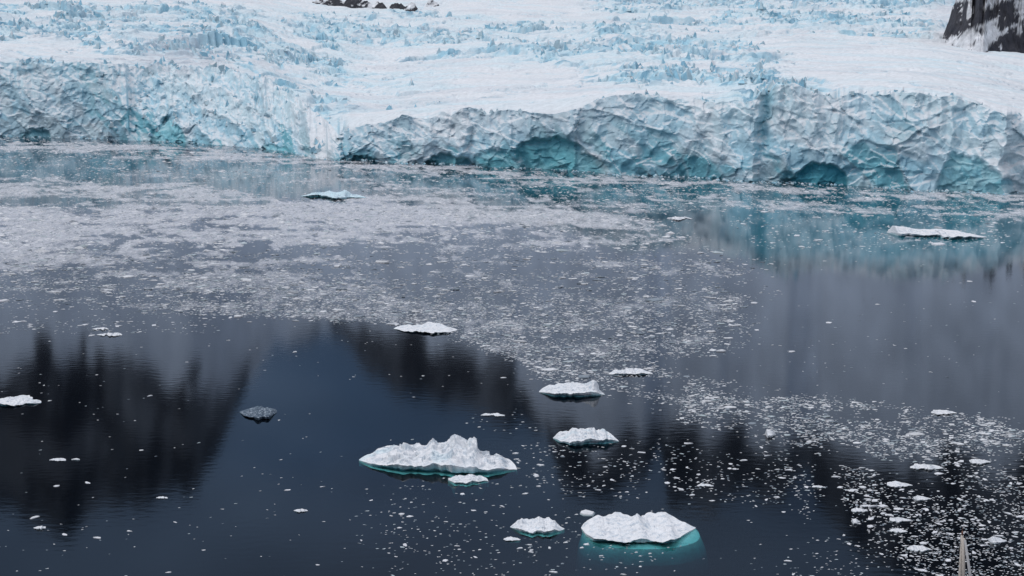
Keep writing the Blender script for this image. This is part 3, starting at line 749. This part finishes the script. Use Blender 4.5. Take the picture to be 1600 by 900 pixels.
# ------------------------------------------------------------------ ice floes, each shaped after its outline in the photograph
def floe(name, label, sil, bot, depth, seed, group=None, cat='ice floe', ridge=.55, edge=.5, foot=.6, footd=1.6, teal=.5, bumps=(), rough=1.0,
         res=(64, 30), gloss=None, flat=.25, colour=SNOW, foot_r=0.0, ragged=.07):
    """sil: skyline (px, py) left to right; bot: waterline on the near side; depth: share of the width it reaches back"""
    nu, nv = res
    bxp = np.array([p[0] for p in bot], float); byp = np.array([p[1] for p in bot], float)
    x0, x1 = bxp[0], bxp[-1]
    u = np.linspace(0, 1, nu)
    px = x0 + (x1 - x0) * u
    fyp = np.interp(px, bxp, byp) + (fbm(u * 8, 0 * u, seed, 4) - .5) * ragged * (x1 - x0) * np.sin(u * math.pi)
    fX, fY = on_water(px, fyp)
    W = abs(fX[-1] - fX[0]); cxw, cyw = (fX[0] + fX[-1]) / 2, (fY[0] + fY[-1]) / 2
    chord = np.interp(u, [0, 1], [fY[0], fY[-1]])
    dep = depth * W * np.sqrt(np.clip(1 - (2 * u - 1) ** 2, 0, 1)) ** 1.1 * (.35 + 1.4 * fbm(u * 6, 0 * u + 3, seed + 1, 4))
    bY = np.maximum(chord, fY) + dep
    v = np.linspace(0, 1, nv)[:, None]
    Yv = fY + (bY - fY) * v
    rY = fY + (bY - fY) * ridge
    sy_ = np.interp(px, [p[0] for p in sil], [p[1] for p in sil])
    # height at the ridge that meets the skyline
    te = tan_el(px, sy_)
    zr = np.maximum(CAM_H + np.hypot(fX, rY) * te, .12)
    kz = np.ones(max(3, nu // 14)) / max(3, nu // 14)
    zrs = np.convolve(np.pad(zr, len(kz), mode='edge'), kz, 'same')[len(kz):-len(kz)]
    sharp = np.exp(-((v - ridge) / .2) ** 2)
    sh = np.where(v < ridge, flat + (1 - flat) * sstep(0, ridge, v + 0 * u), 1 - sstep(ridge, 1.02, v + 0 * u))
    lat = (np.clip(np.minimum(u, 1 - u) * 5.5, 0, 1)) ** .9
    nX = (fX - cxw)[None, :] / max(W, .1) * 9; nY = (Yv - cyw) / max(W, .1) * 12
    wf1, wf2, wr1, wr2, wr3, wdx, wdy = worley(nX * 1.1 + nv * 0, nY * 1.3, seed + 7)
    vf1, vf2, vr1, vr2, vr3, vdx, vdy = worley(nX * 3.1, nY * 3.1, seed + 8)
    nse = (fbm(nX, nY, seed + 3, 5) - .5) * 1.2 + .35 * (vr1 - .5) + .7 * ((vr2 - .5) * vdx + (vr3 - .5) * vdy) + .55 * (wr1 - .5) + 1.1 * ((wr2 - .5) * wdx + (wr3 - .5) * wdy) - .35 * (1 - sstep(0, .12, wf2 - wf1))
    amp = rough * .032 * W * lat
    e = edge * (.1 + 1.8 * fbm(u * 5.3, 0 * u + 9, seed + 5, 5) ** 1.3) * lat + .03
    Z = e + np.maximum(zrs - e, 0) * sh + (zr - zrs) * sharp + nse * amp * np.clip(np.minimum(v * 7, (1 - v) * 7), .25, 1)
    Z = np.maximum(Z, .05)
    for bu, bvv, br, bh in bumps:
        Z = Z + bh * np.exp(-(((u - bu) / br) ** 2 + ((v - bvv) / (br * 2.2)) ** 2) ** 1.5)
    rows = [np.stack([fX + 0 * Yv[i], Yv[i], Z[i]], -1) for i in range(nv)]
    kinds = [0.0] * nv
    mid = (fY + bY) / 2
    und = .10 * (bY - fY) * lat
    ft = .45 * foot * lat * (.3 + 1.4 * fbm(u * 5, 0 * u + 2, seed + 23, 3)) + .02
    def ring(Y, z, k):
        rows.append(np.stack([fX, Y, z + 0 * u], -1)); kinds.append(k)
    if foot_r:                                   # a wide shelf of ice under water, sloping away into the dark
        hd = (bY - fY).max() / 2 * .96; cyf = float((fY.min() + bY.max()) / 2) - .3
        nz_ = .1 + 1.9 * fbm(u * 9, 0 * u + 5, seed + 21, 4)
        def oval(fx, fy_, z, front):
            xx = cxw + foot_r * .22 - (W / 2 + fx * (.5 + nz_ * .5)) * np.cos(math.pi * u)
            yy_ = cyf + (-1 if front else 1) * (hd + fy_ * nz_) * np.sin(math.pi * u) ** .8
            rows.append(np.stack([xx, yy_, z + 0 * u], -1)); kinds.append(1.0)
        ring(bY + .02, -.05, .7)
        for fx, fy_, z in ((.05, .2, -.4), (.25, .5, -1.2), (.6, .9, -2.6), (1, .8, -6)):
            oval(foot_r * fx, foot * fy_, z, False)
        for fx, fy_, z in ((1, .8, -6), (.6, .9, -2.6), (.25, .5, -1.2), (.05, .2, -.4)):
            oval(foot_r * fx, foot * fy_, z, True)
    else:
        ring(bY + .02, .0, .6); ring(bY + ft * .4, -.5 * footd, 1.0); ring(bY * .3 + mid * .7, -1.6 * footd * lat - .1, 1.0)
        ring(fY * .3 + mid * .7, -1.7 * footd * lat - .1, 1.0); ring(fY + .35 * (mid - fY), -.6 * footd, 1.0); ring(fY - ft * .3, -.22, .9)
    ring(fY + und, -.02, .7); ring(fY + und * .9, e * .35, .55); ring(fY + und * .25, e * .72, .3)
    P = np.stack(rows, 0)
    # end caps shrink to the tips
    nr = P.shape[0]
    for endi, sgn in ((0, 1), (-1, -1)):
        P[:, endi, 1] = (fY[endi] + bY[endi]) / 2 + (P[:, endi, 1] - (fY[endi] + bY[endi]) / 2) * .15
    k = np.array(kinds)[:, None] + 0 * u
    pv = fbm(nX[0] * .9 + 0 * k, k * 3, seed + 11, 3)
    c = np.broadcast_to(colour, P.shape).copy()
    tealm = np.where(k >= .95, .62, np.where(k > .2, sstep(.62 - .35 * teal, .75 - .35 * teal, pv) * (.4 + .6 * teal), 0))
    cr = np.zeros_like(k); cr[:nv] = (1 - sstep(0, .10, wf2 - wf1)) * .35 * teal + sstep(.72 - .1 * teal, .82 - .1 * teal, fbm(nX * .7 + 0 * nY, nY * .9, seed + 13, 3)) * .5 * teal
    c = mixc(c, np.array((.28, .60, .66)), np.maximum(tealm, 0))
    c = mixc(c, PALE, cr)
    gd = np.zeros_like(k); gd[:nv] = .55 * (vr1 > .86) + .3 * (vr2 > .85)
    c = mixc(c, np.array((.50, .58, .66)), gd)
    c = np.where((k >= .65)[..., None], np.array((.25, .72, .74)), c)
    idx = np.arange(nr * nu).reshape(nr, nu)
    nx2 = np.roll(idx, -1, 0)
    F = np.stack([idx[:, :-1], nx2[:, :-1], nx2[:, 1:], idx[:, 1:]], -1).reshape(-1, 4)[:, ::-1]
    Vv = P.reshape(-1, 3).copy(); org = np.array((cxw, float((fY + bY).mean() / 2), 0.0)); Vv -= org
    me = mesh_np(name, Vv, F, False, c.reshape(-1, 3))
    # close both ends
    import bmesh
    bm = bmesh.new(); bm.from_mesh(me)
    bmesh.ops.holes_fill(bm, edges=[e_ for e_ in bm.edges if e_.is_boundary], sides=0)
    bmesh.ops.recalc_face_normals(bm, faces=bm.faces)
    bm.to_mesh(me); bm.free()
    o = link(name, me, gloss or M_FLOE)
    o.location = org
    return tag(o, label, cat, group)

G = 'larger floes adrift in the bay'
floe('ice_floe', 'largest white ice floe, with two boulder-like peaks at its back', 
     [(561, 718), (570, 710), (585, 706), (605, 702), (613, 697), (632, 697), (645, 701), (662, 698), (673, 688), (681, 697), (691, 697), (708, 679), (722, 687), (727, 692), (735, 684), (744, 690), (742, 701), (748, 711), (757, 714), (770, 713), (785, 716), (793, 724), (800, 731), (807, 734)],
     [(561, 720), (568, 724), (580, 730), (610, 736), (655, 742), (700, 744), (735, 743), (770, 740), (795, 736), (808, 734)], .30, 601, G, ridge=.6, edge=.8, foot=.8, footd=1.6, teal=.85, res=(150, 64), rough=1.1, flat=.35)
floe('ice_floe', 'broad flat-topped white floe with a glowing teal underwater shelf',
     [(908, 824), (920, 817), (948, 815), (975, 810), (997, 808), (1003, 804), (1012, 809), (1032, 812), (1052, 813), (1075, 817), (1086, 824)],
     [(908, 826), (916, 838), (928, 846), (950, 850), (985, 852), (1010, 850), (1035, 854), (1054, 852), (1066, 842), (1087, 826)], .30, 617, G, ridge=.8, edge=.7, foot=.7, footd=1.2, teal=.15, res=(130, 56), rough=.5, flat=.62, foot_r=1.3, ragged=.06)
floe('ice_floe', 'small ridged floe left of the flat-topped one at the bottom',
     [(797, 823), (806, 816), (815, 811), (822, 815), (832, 814), (843, 808), (852, 813), (868, 815), (873, 821), (880, 826)],
     [(797, 824), (812, 831), (830, 836), (850, 837), (872, 833), (882, 827)], .35, 631, G, ridge=.6, edge=.5, foot=.5, footd=1.0, teal=.5, res=(80, 40), rough=.8)
floe('ice_floe', 'jagged scalloped floe right of the largest one',
     [(864, 684), (874, 676), (890, 675), (895, 669), (906, 672), (915, 672), (921, 670), (931, 671), (936, 679), (950, 680), (966, 689)],
     [(864, 685), (874, 692), (890, 697), (900, 699), (920, 697), (945, 696), (967, 690)], .34, 643, G, ridge=.55, edge=.8, foot=.5, footd=1.2, teal=.75, res=(90, 44), rough=1.0, flat=.3)
floe('ice_floe', 'wedge-shaped floe with a pointed horn at the edge of the brash',
     [(842, 612), (855, 605), (875, 603), (890, 599), (898, 600), (915, 600), (931, 594), (936, 601), (933, 606), (945, 616)],
     [(842, 613), (860, 619), (885, 623), (915, 622), (945, 617)], .38, 659, G, ridge=.55, edge=.5, foot=.4, footd=1.0, teal=.6, res=(80, 40), rough=.8)
floe('ice_floe', 'low pale floe with a small hump amid the brash above the wedge-shaped one',
     [(950, 584), (965, 580), (978, 578), (988, 575), (996, 580), (1004, 584), (1020, 583)], [(950, 585), (970, 587), (990, 587), (1020, 584)], .35, 661, G, edge=.3, res=(50, 26), teal=.2)
floe('ice_floe', 'thin flat blue-white floe beside dark water left of centre',
     [(615, 513), (630, 511), (650, 512), (680, 509), (700, 512), (714, 515)], [(615, 514), (640, 520), (670, 522), (700, 521), (715, 516)], .32, 673, G, ridge=.6, edge=.35, foot=.5, teal=.4, res=(70, 30), rough=.5)
floe('ice_floe', 'long flat white floe on teal water below the right cliff',
     [(1386, 362), (1400, 353), (1425, 356), (1450, 360), (1490, 362), (1520, 366), (1541, 370)], [(1386, 364), (1405, 369), (1440, 371), (1490, 374), (1520, 375), (1542, 371)], .30, 683, G, ridge=.4, edge=.9, foot=.5, teal=.15, res=(90, 26), rough=.35)
floe('ice_floe', 'thin white floe cut by the left edge of the photo',
     [(-30, 628), (0, 625), (25, 624), (45, 624), (63, 629)], [(-30, 629), (0, 633), (22, 635), (45, 633), (64, 630)], .30, 691, G, edge=.35, res=(60, 28), teal=.5)
floe('ice_floe', 'low wet grey floe barely awash left of the largest one',
     [(374, 643), (390, 641), (405, 639), (425, 641), (432, 644)], [(374, 644), (382, 651), (400, 657), (420, 655), (432, 645)], .5, 701, G, edge=.12, res=(50, 26), teal=.2, rough=.3, colour=np.array((.055, .085, .125)), flat=.6)
floe('ice_floe', 'bluish berg bit in the far slush near the middle of the cliff',
     [(470, 306), (495, 303), (510, 298), (522, 302), (535, 297), (545, 303), (572, 308)], [(470, 307), (495, 309), (525, 311), (550, 310), (572, 309)], .35, 709, G, edge=.8, res=(60, 24), teal=.9, rough=.8, colour=PALE)
floe('ice_floe', 'small ribbed slab just below the largest floe',
     [(700, 747), (715, 744), (735, 743), (748, 745), (762, 751)], [(700, 750), (710, 757), (735, 757), (752, 753), (763, 752)], .32, 719, G, edge=.25, res=(50, 26), teal=.1, rough=1.3)
# smaller named slabs: centre px, py, width px, height px
small = [(1448, 731, 52, 11, 'widest thin slab in the dark water at lower right'),
         (1406, 758, 40, 12, 'slanting slab left of and below the widest thin slab at lower right'),
         (1407, 813, 34, 9, 'upper of two close slabs above the mast, left'),
         (1404, 830, 28, 8, 'lower of two close slabs above the mast, left'),
         (1441, 779, 27, 9, 'pale slab midway between the widest slab and the mast top'),
         (1343, 798, 26, 8, 'slab at the left fringe of the lower right brash'),
         (1337, 815, 13, 10, 'small peaked lump at the left fringe of the lower right brash'),
         (1204, 678, 17, 15, 'small peaked white lump on the lower fringe of the brash band'),
         (1532, 722, 32, 9, 'slab right of the widest thin slab under the brash band'),
         (1279, 761, 21, 5, 'thin sliver alone in dark water left of the lower right brash'),
         (1559, 845, 28, 13, 'lumpy slab right of the mast top'),
         (1436, 858, 38, 11, 'slanting slab left of the mast'),
         (1102, 759, 26, 6, 'thin sliver right of the jagged scalloped floe, in dark water'),
         (1475, 645, 40, 8, 'pale slab in the upper edge of the right brash band'),
         (171, 523, 40, 5, 'bright sliver at the head of the left dark reflection'),
         (157, 514, 26, 5, 'short dull sliver just above the bright one at left'),
         (90, 719, 26, 4, 'thin white sliver in the left dark reflection'),
         (118, 718, 13, 4, 'short sliver right of the thin white one at left'),
         (62, 825, 19, 6, 'small slanting piece in the lower left corner'),
         (470, 798, 22, 6, 'small white piece alone in open water at lower left'),
         (800, 843, 27, 6, 'pale sliver under the small ridged floe'),
         (770, 649, 38, 4, 'thin streak of ice above and right of the largest floe'),
         (1062, 341, 40, 5, 'white slab in the far teal water right of centre'),
         (253, 778, 18, 4, 'small bright piece left of a drifting streak at lower left')]
for i, (x, y, ww, hh, lab) in enumerate(small):
    hw = ww / 2; s = 800 + i * 7
    r = random.Random(s)
    pk = r.uniform(-.4, .4)
    floe('ice_slab', lab, [(x - hw, y), (x - hw * .6, y - hh * r.uniform(.2, .4)), (x + pk * hw, y - hh * .5), (x + hw * .6, y - hh * r.uniform(.15, .4)), (x + hw, y + r.uniform(-1, 1))],
         [(x - hw, y + .5), (x - hw * .5, y + hh * r.uniform(.3, .5)), (x + hw * .3, y + hh * r.uniform(.35, .5)), (x + hw, y + 1)], .35, s, 'small slabs scattered on the water',
         cat='ice slab', ragged=.16, edge=.07, foot=.2, footd=.5, teal=.1, res=(26, 14), rough=.9, flat=.4, colour=SNOW * .95)

# ------------------------------------------------------------------ brash ice: slabs with a flat, uneven top, broken edge and a wet underside
def slab_shape(seed, n=7):
    r = np.random.default_rng(seed)
    th = (np.arange(n) + r.uniform(-.35, .35, n)) / n * 2 * math.pi
    ra = r.uniform(.5, 1.0, n)
    el = r.uniform(.35, .75)
    x, y = np.cos(th) * ra, np.sin(th) * ra * el
    top = np.stack([x * .84, y * .84, r.uniform(.05, .16, n)], -1)
    wat = np.stack([x, y, np.full(n, -.12)], -1)
    ctr = np.array([[r.uniform(-.2, .2), r.uniform(-.15, .15), r.uniform(.07, .24)]])
    Vv = np.concatenate([top, wat, ctr])
    F = []
    for k in range(n):
        k2 = (k + 1) % n
        F += [(k, k2, 2 * n), (n + k, n + k2, k2), (n + k, k2, k)]
    return Vv, np.array(F)
shapes = [slab_shape(900 + k, 5 + k % 2) for k in range(14)]
def lump_shape(sd, n=5):
    r = np.random.default_rng(sd)
    th = (np.arange(n) + r.uniform(-.35, .35, n)) / n * 2 * math.pi
    ra = r.uniform(.55, 1.0, n)
    Vv = np.concatenate([np.stack([np.cos(th) * ra, np.sin(th) * ra * r.uniform(.4, .8), np.full(n, -.04)], -1), [[r.uniform(-.3, .3), r.uniform(-.2, .2), r.uniform(.12, .3)]]])
    return Vv, np.array([(k, (k + 1) % n, n) for k in range(n)])
lumps = [lump_shape(950 + k) for k in range(14)]

# place candidates
cand = []
def sample(n, ylo, yhi):
    px = rng.uniform(-130, 1760, n); py = ylo + (yhi - ylo) * rng.uniform(0, 1, n)
    return px, py
def field(ylo, yhi, smin, smax, power, fill):
    """throw slabs of smin..smax metres until the plan's coverage is met"""
    ntry = 165000
    px, py = sample(ntry, ylo, yhi)
    d = density(px, py)
    ybw = np.interp(px, COLS, yb)
    X, Y = on_water(px, py)
    dist = np.sqrt(X * X + Y * Y + CAM_H ** 2)
    size = smin * (smax / smin) ** (rng.uniform(0, 1, ntry) ** power)
    size = np.where(rng.uniform(0, 1, ntry) < .035 * (ylo > 330), smax * rng.uniform(.9, 1.7, ntry), size)
    wpx = size / dist * FPX; hpx = np.maximum(wpx * CAM_H / dist * .7, .3) + .25 * size / dist * FPX
    apx = (yhi - ylo) * 1890 / ntry
    p = fill * d * apx / (wpx * hpx * .55)
    cover = p.copy()
    keep = (rng.uniform(0, 1, ntry) < p) & (py > ybw + 1.5)
    # boost where one try is not enough: shrink into doubled pieces
    return X[keep], Y[keep], size[keep], px[keep], py[keep]
parts = []
for ylo, yhi in ((205, 240), (240, 270), (270, 300), (300, 330), (330, 360), (360, 390), (390, 420), (420, 450), (450, 490), (490, 530), (530, 580), (580, 630), (630, 680), (680, 740), (740, 820), (820, 930)):
    dmid = CAM_H / -float(tan_el(800, (ylo + yhi) / 2))
    m_per_px = dmid / FPX
    parts.append(field(ylo, yhi, (3.0 if ylo < 330 else 4.4 if ylo < 620 else 5.2) * m_per_px, (16 if ylo < 330 else 25) * m_per_px, 1.8, 2.2 if ylo < 460 else 2.7))
X = np.concatenate([p[0] for p in parts]); Y = np.concatenate([p[1] for p in parts]); SZ = np.concatenate([p[2] for p in parts])
PX = np.concatenate([p[3] for p in parts]); PY = np.concatenate([p[4] for p in parts])
print('brash pieces', len(X))
order = np.argsort(-(SZ / np.hypot(X, Y)))
# the 300 that show largest in open water are things of their own
openw = dens(PX, PY) < .27
infr = (PX > 4) & (PX < 1596) & (PY < 896)
big = [i for i in order if openw[i] and infr[i]][:260]
isbig = np.zeros(len(X), bool); isbig[big] = True
def piece_tint(n, r):
    t = r.uniform(.70, 1.0, n)[:, None]
    c = np.array((.78, .80, .83)) * t
    g = (r.uniform(0, 1, n) < .22)[:, None]
    c = np.where(g, np.array((.50, .58, .62)) * t, c)
    return np.where((r.uniform(0, 1, n) < .25)[:, None], np.array((.26, .31, .36)) * t, c)
shape_me = []
for k, (sv, sf) in enumerate(shapes):
    tint = np.broadcast_to(np.array((.76, .78, .82)) * (.9 + .1 * (k % 3) / 2), sv.shape)
    shape_me.append(mesh_np('brash_piece', sv, sf, False, tint)); shape_me[-1].materials.append(M_BRASH)
marks = [(690, 715, 'the largest floe'), (1000, 832, 'the flat-topped floe'), (840, 824, 'the small ridged floe'), (915, 686, 'the scalloped floe'),
         (893, 611, 'the wedge-shaped floe'), (1504, 835, 'the mast top'), (1448, 731, 'the widest thin slab'), (1465, 365, 'the long flat floe'),
         (20, 629, 'the floe at the left edge'), (403, 648, 'the awash grey floe'), (665, 516, 'the thin flat floe'), (520, 304, 'the far bluish berg bit'),
         (1204, 678, 'the peaked lump'), (1475, 645, 'the right pale slab'), (470, 798, 'the lone lower-left piece'),
         (1343, 800, 'the left fringing slab'), (1102, 759, 'the dark-water sliver'), (1062, 341, 'the far white slab'), (171, 521, 'the bright sliver at left')]
clusters = {}
for i in big:
    k = min(range(len(marks)), key=lambda q: math.hypot(PX[i] - marks[q][0], (PY[i] - marks[q][1]) * 1.6))
    ddx, ddy = PX[i] - marks[k][0], (PY[i] - marks[k][1]) * 1.6
    way = ('right of' if ddx > 0 else 'left of') if abs(ddx) > abs(ddy) else ('below' if ddy > 0 else 'above')
    clusters.setdefault((k, way), []).append(i)
for (k, way), ids in clusters.items():
    ids.sort(key=lambda q: PX[q])
    where = way + ' ' + marks[k][2]
    for n_, i in enumerate(ids):
        o = bpy.data.objects.new('brash_ice_piece', shape_me[i % 14])
        C.objects.link(o)
        o.location = (X[i], Y[i], 0)
        sz_ = SZ[i] * .5
        o.scale = (sz_, sz_, sz_ * .75); o.rotation_euler = (0, 0, (i * 2.399) % 6.28 if i % 3 else random.uniform(-.5, .5))
        if len(ids) == 1: lab = 'single loose brash ice piece ' + where
        elif n_ == 0: lab = 'leftmost of the loose brash ice pieces ' + where
        elif n_ == len(ids) - 1: lab = 'rightmost of the loose brash ice pieces ' + where
        elif len(ids) == 3: lab = 'middle one of three loose brash pieces ' + where
        elif n_ == 1: lab = 'second from left of the loose brash pieces ' + where
        elif n_ == len(ids) - 2: lab = 'second from right of the loose brash pieces ' + where
        else: lab = 'small white brash ice piece amid those ' + where
        tag(o, lab, 'brash ice', 'loose brash pieces ' + where)
def brash_field(sel, label, seed, shapes=shapes):
    r = np.random.default_rng(seed)
    Vs, Fs, Cs = [], [], []
    off = 0
    ids = np.nonzero(sel)[0]
    ks = r.integers(0, 14, len(ids))
    for k in range(14):
        ii = ids[ks == k]
        if not len(ii): continue
        sv, sf = shapes[k]
        rot = r.normal(0, .45, len(ii)) + (r.uniform(0, 1, len(ii)) < .5) * math.pi
        s = SZ[ii] * .5
        c, sn_ = np.cos(rot), np.sin(rot)
        x = (sv[None, :, 0] * c[:, None] - sv[None, :, 1] * sn_[:, None]) * s[:, None] + X[ii][:, None]
        y = (sv[None, :, 0] * sn_[:, None] + sv[None, :, 1] * c[:, None]) * s[:, None] + Y[ii][:, None]
        z = sv[None, :, 2] * (s * r.uniform(.4, 1.0, len(ii)))[:, None]
        Vs.append(np.stack([x, y, z], -1).reshape(-1, 3))
        Fs.append((sf[None] + (off + np.arange(len(ii)) * len(sv))[:, None, None]).reshape(-1, 3))
        Cs.append(np.repeat(piece_tint(len(ii), r), len(sv), 0))
        off += len(ii) * len(sv)
    o = link('brash_ice', mesh_np('brash_ice', np.concatenate(Vs), np.concatenate(Fs), False, np.concatenate(Cs)), M_BRASH)
    tag(o, label, 'brash ice', kind='stuff')
rest = ~isbig
brash_field(rest & (PY < 395), 'pale far sheet of crushed brash ice below the cliff', 1, lumps)
brash_field(rest & (PY >= 395) & (PY < 530), 'loosening brash ice across the middle of the bay', 2)
brash_field(rest & (PY >= 530) & (PY < 720), 'dense brash ice band trailing to the right edge', 3)
brash_field(rest & (PY >= 720), 'scattered brash ice crumbs in the foreground water', 4)

# ------------------------------------------------------------------ sailing yacht: only the masthead rises into the picture
import bmesh
M_ALU = plain_mat('weathered_spar', (.52, .47, .42), .45, .0, .2, 6)
M_SAIL = plain_mat('furled_sailcloth', (.42, .42, .43), .8, 0, .2, 5)
M_WIRE = plain_mat('rigging_wire', (.10, .10, .11), .4, .6, .1, 8)
M_RUST = plain_mat('rusty_masthead', (.20, .10, .07), .7, 0, .3, 10)
M_HULL = plain_mat('hull_paint', (.75, .76, .77), .35, 0, .04, 1)
M_DECK = plain_mat('deck_paint', (.55, .53, .50), .7, 0, .1, 3)
M_GLASS = plain_mat('dark_window', (.02, .025, .03), .1, 0, .1, 2)
def tube(name, pts, rad, mat, parent, seg=10):
    me = bpy.data.meshes.new(name); bm = bmesh.new(); rings = []
    for i, p in enumerate(pts):
        p = Vector(p); a = Vector(pts[max(i - 1, 0)]); b = Vector(pts[min(i + 1, len(pts) - 1)])
        q = (b - a).normalized().to_track_quat('Z', 'Y')
        r_ = rad[i] if isinstance(rad, (list, tuple)) else rad
        rings.append([bm.verts.new(p + q @ Vector((math.cos(t) * r_, math.sin(t) * r_, 0))) for t in [2 * math.pi * k / seg for k in range(seg)]])
    for r0, r1 in zip(rings[:-1], rings[1:]):
        for k in range(seg):
            bm.faces.new((r0[k], r0[(k + 1) % seg], r1[(k + 1) % seg], r1[k])).smooth = True
    bm.faces.new(rings[0][::-1]); bm.faces.new(rings[-1])
    bm.to_mesh(me); bm.free()
    return link(name, me, mat, parent)
MH = 19.0
tx, ty = on_water(1503.5, 836, MH)
yx, yy = float(tx), float(ty)
yacht = bpy.data.objects.new('sailing_yacht', None); C.objects.link(yacht)
yacht.location = (yx, yy, 0); yacht.rotation_euler = (0, 0, math.radians(-62))     # bow is local +x
tag(yacht, 'sailing yacht whose grey masthead pokes up at the bottom right edge', 'yacht')
mast = tube('mast', [(0, 0, 1.0), (0, 0, 10), (0, 0, MH)], [.2, .19, .15], M_ALU, yacht)
tube('masthead', [(0, 0, MH + .004), (0, 0, MH + .25), (.0, 0, MH + .45)], [.12, .10, .05], M_RUST, mast)
tube('wind_vane', [(0, 0, MH + .45), (0, 0, MH + .8)], .02, M_RUST, mast, 6)
tube('furled_jib', [(.4, 0, MH - .4), (1.7, 0, 14), (3.6, 0, 8), (6.2, 0, 1.6)], [.12, .17, .2, .12], M_SAIL, yacht)
for s_ in (-1, 1):
    tube('spreader', [(0, s_ * .1, 16.0), (-.15, s_ * .62, 16.05)], .035, M_ALU, mast, 6)
    tube('spreader', [(0, s_ * .1, 9.5), (-.3, s_ * 1.2, 9.6)], .045, M_ALU, mast, 6)
    tube('shroud', [(0, s_ * .06, MH - .3), (-.15, s_ * .62, 16.05), (-.3, s_ * 1.2, 9.6), (-.35, s_ * 1.8, 1.1)], .022, M_WIRE, yacht, 6)
tube('spar_infill', [(.2, .0, MH - .3), (.55, 0, 14), (1.6, 0, 1.6)], .17, M_ALU, yacht, 6)  # tube added to fill the gap between mast and furled jib
tube('backstay', [(-.1, 0, MH - .1), (-6.6, 0, 1.2)], .02, M_WIRE, yacht, 6)
tube('boom', [(-.2, 0, 2.6), (-5.4, 0, 2.5)], .10, M_ALU, yacht)
tube('furled_mainsail', [(-.3, 0, 2.85), (-2.5, 0, 2.95), (-5.2, 0, 2.72)], [.22, .26, .10], M_SAIL, yacht)
me = bpy.data.meshes.new('hull'); bm = bmesh.new(); rings = []
for xh, bw, sh_ in ((-7, 1.2, 1.05), (-5, 1.75, 1.0), (-2, 2.1, 1.0), (1, 2.0, 1.05), (4, 1.3, 1.2), (6, .5, 1.35), (7.1, .04, 1.45)):
    rings.append([bm.verts.new((xh + .25 * (xh > 6), s * bw * wd, z)) for s, wd, z in ((-1, 1, sh_), (-1, .93, .35), (-1, .6, -.25), (1, .0, -.6), (1, .6, -.25), (1, .93, .35), (1, 1, sh_))])
for r0, r1 in zip(rings[:-1], rings[1:]):
    for k in range(6):
        bm.faces.new((r0[k], r0[k + 1], r1[k + 1], r1[k])).smooth = True
bm.faces.new(rings[0]); bm.faces.new(rings[-1][::-1])
bmesh.ops.recalc_face_normals(bm, faces=bm.faces); bm.to_mesh(me); bm.free()
hull = link('hull', me, M_HULL, yacht)
me = bpy.data.meshes.new('deck'); bm = bmesh.new(); lft = []; rgt = []
for xh, bw, sh_ in ((-7, 1.2, 1.05), (-5, 1.75, 1.0), (-2, 2.1, 1.0), (1, 2.0, 1.05), (4, 1.3, 1.2), (6, .5, 1.35), (7.1, .04, 1.45)):
    lft.append(bm.verts.new((xh, -bw * .99, sh_ - .03))); rgt.append(bm.verts.new((xh, bw * .99, sh_ - .03)))
for k in range(6):
    bm.faces.new((lft[k], lft[k + 1], rgt[k + 1], rgt[k]))
bm.to_mesh(me); bm.free(); link('deck', me, M_DECK, yacht)
def box(name, c, s, mat, parent, bev=.06, taper=1.0):
    me = bpy.data.meshes.new(name); bm = bmesh.new(); bmesh.ops.create_cube(bm, size=1)
    for v_ in bm.verts:
        k = taper if v_.co.z > 0 else 1
        v_.co = Vector((v_.co.x * s[0] * k + c[0], v_.co.y * s[1] * k + c[1], v_.co.z * s[2] + c[2]))
    bmesh.ops.bevel(bm, geom=bm.edges[:], offset=bev, segments=2, affect='EDGES')
    bm.to_mesh(me); bm.free(); return link(name, me, mat, parent)
cab = box('cabin', (-.4, 0, 1.3), (5.2, 2.2, .75), M_HULL, yacht, .1, .88)
for s_ in (-1, 1):
    for k in range(3):
        box('window', (-2 + 1.5 * k, s_ * 1.03, 1.35), (.9, .05, .22), M_GLASS, cab, .015)
box('cockpit', (-4.8, 0, 1.12), (2.4, 1.7, .3), M_DECK, yacht, .06)
tube('tiller_wheel', [(-5.2, -.45, 1.7), (-5.2, 0, 2.1), (-5.2, .45, 1.7), (-5.2, 0, 1.3)], .03, M_ALU, yacht, 6)
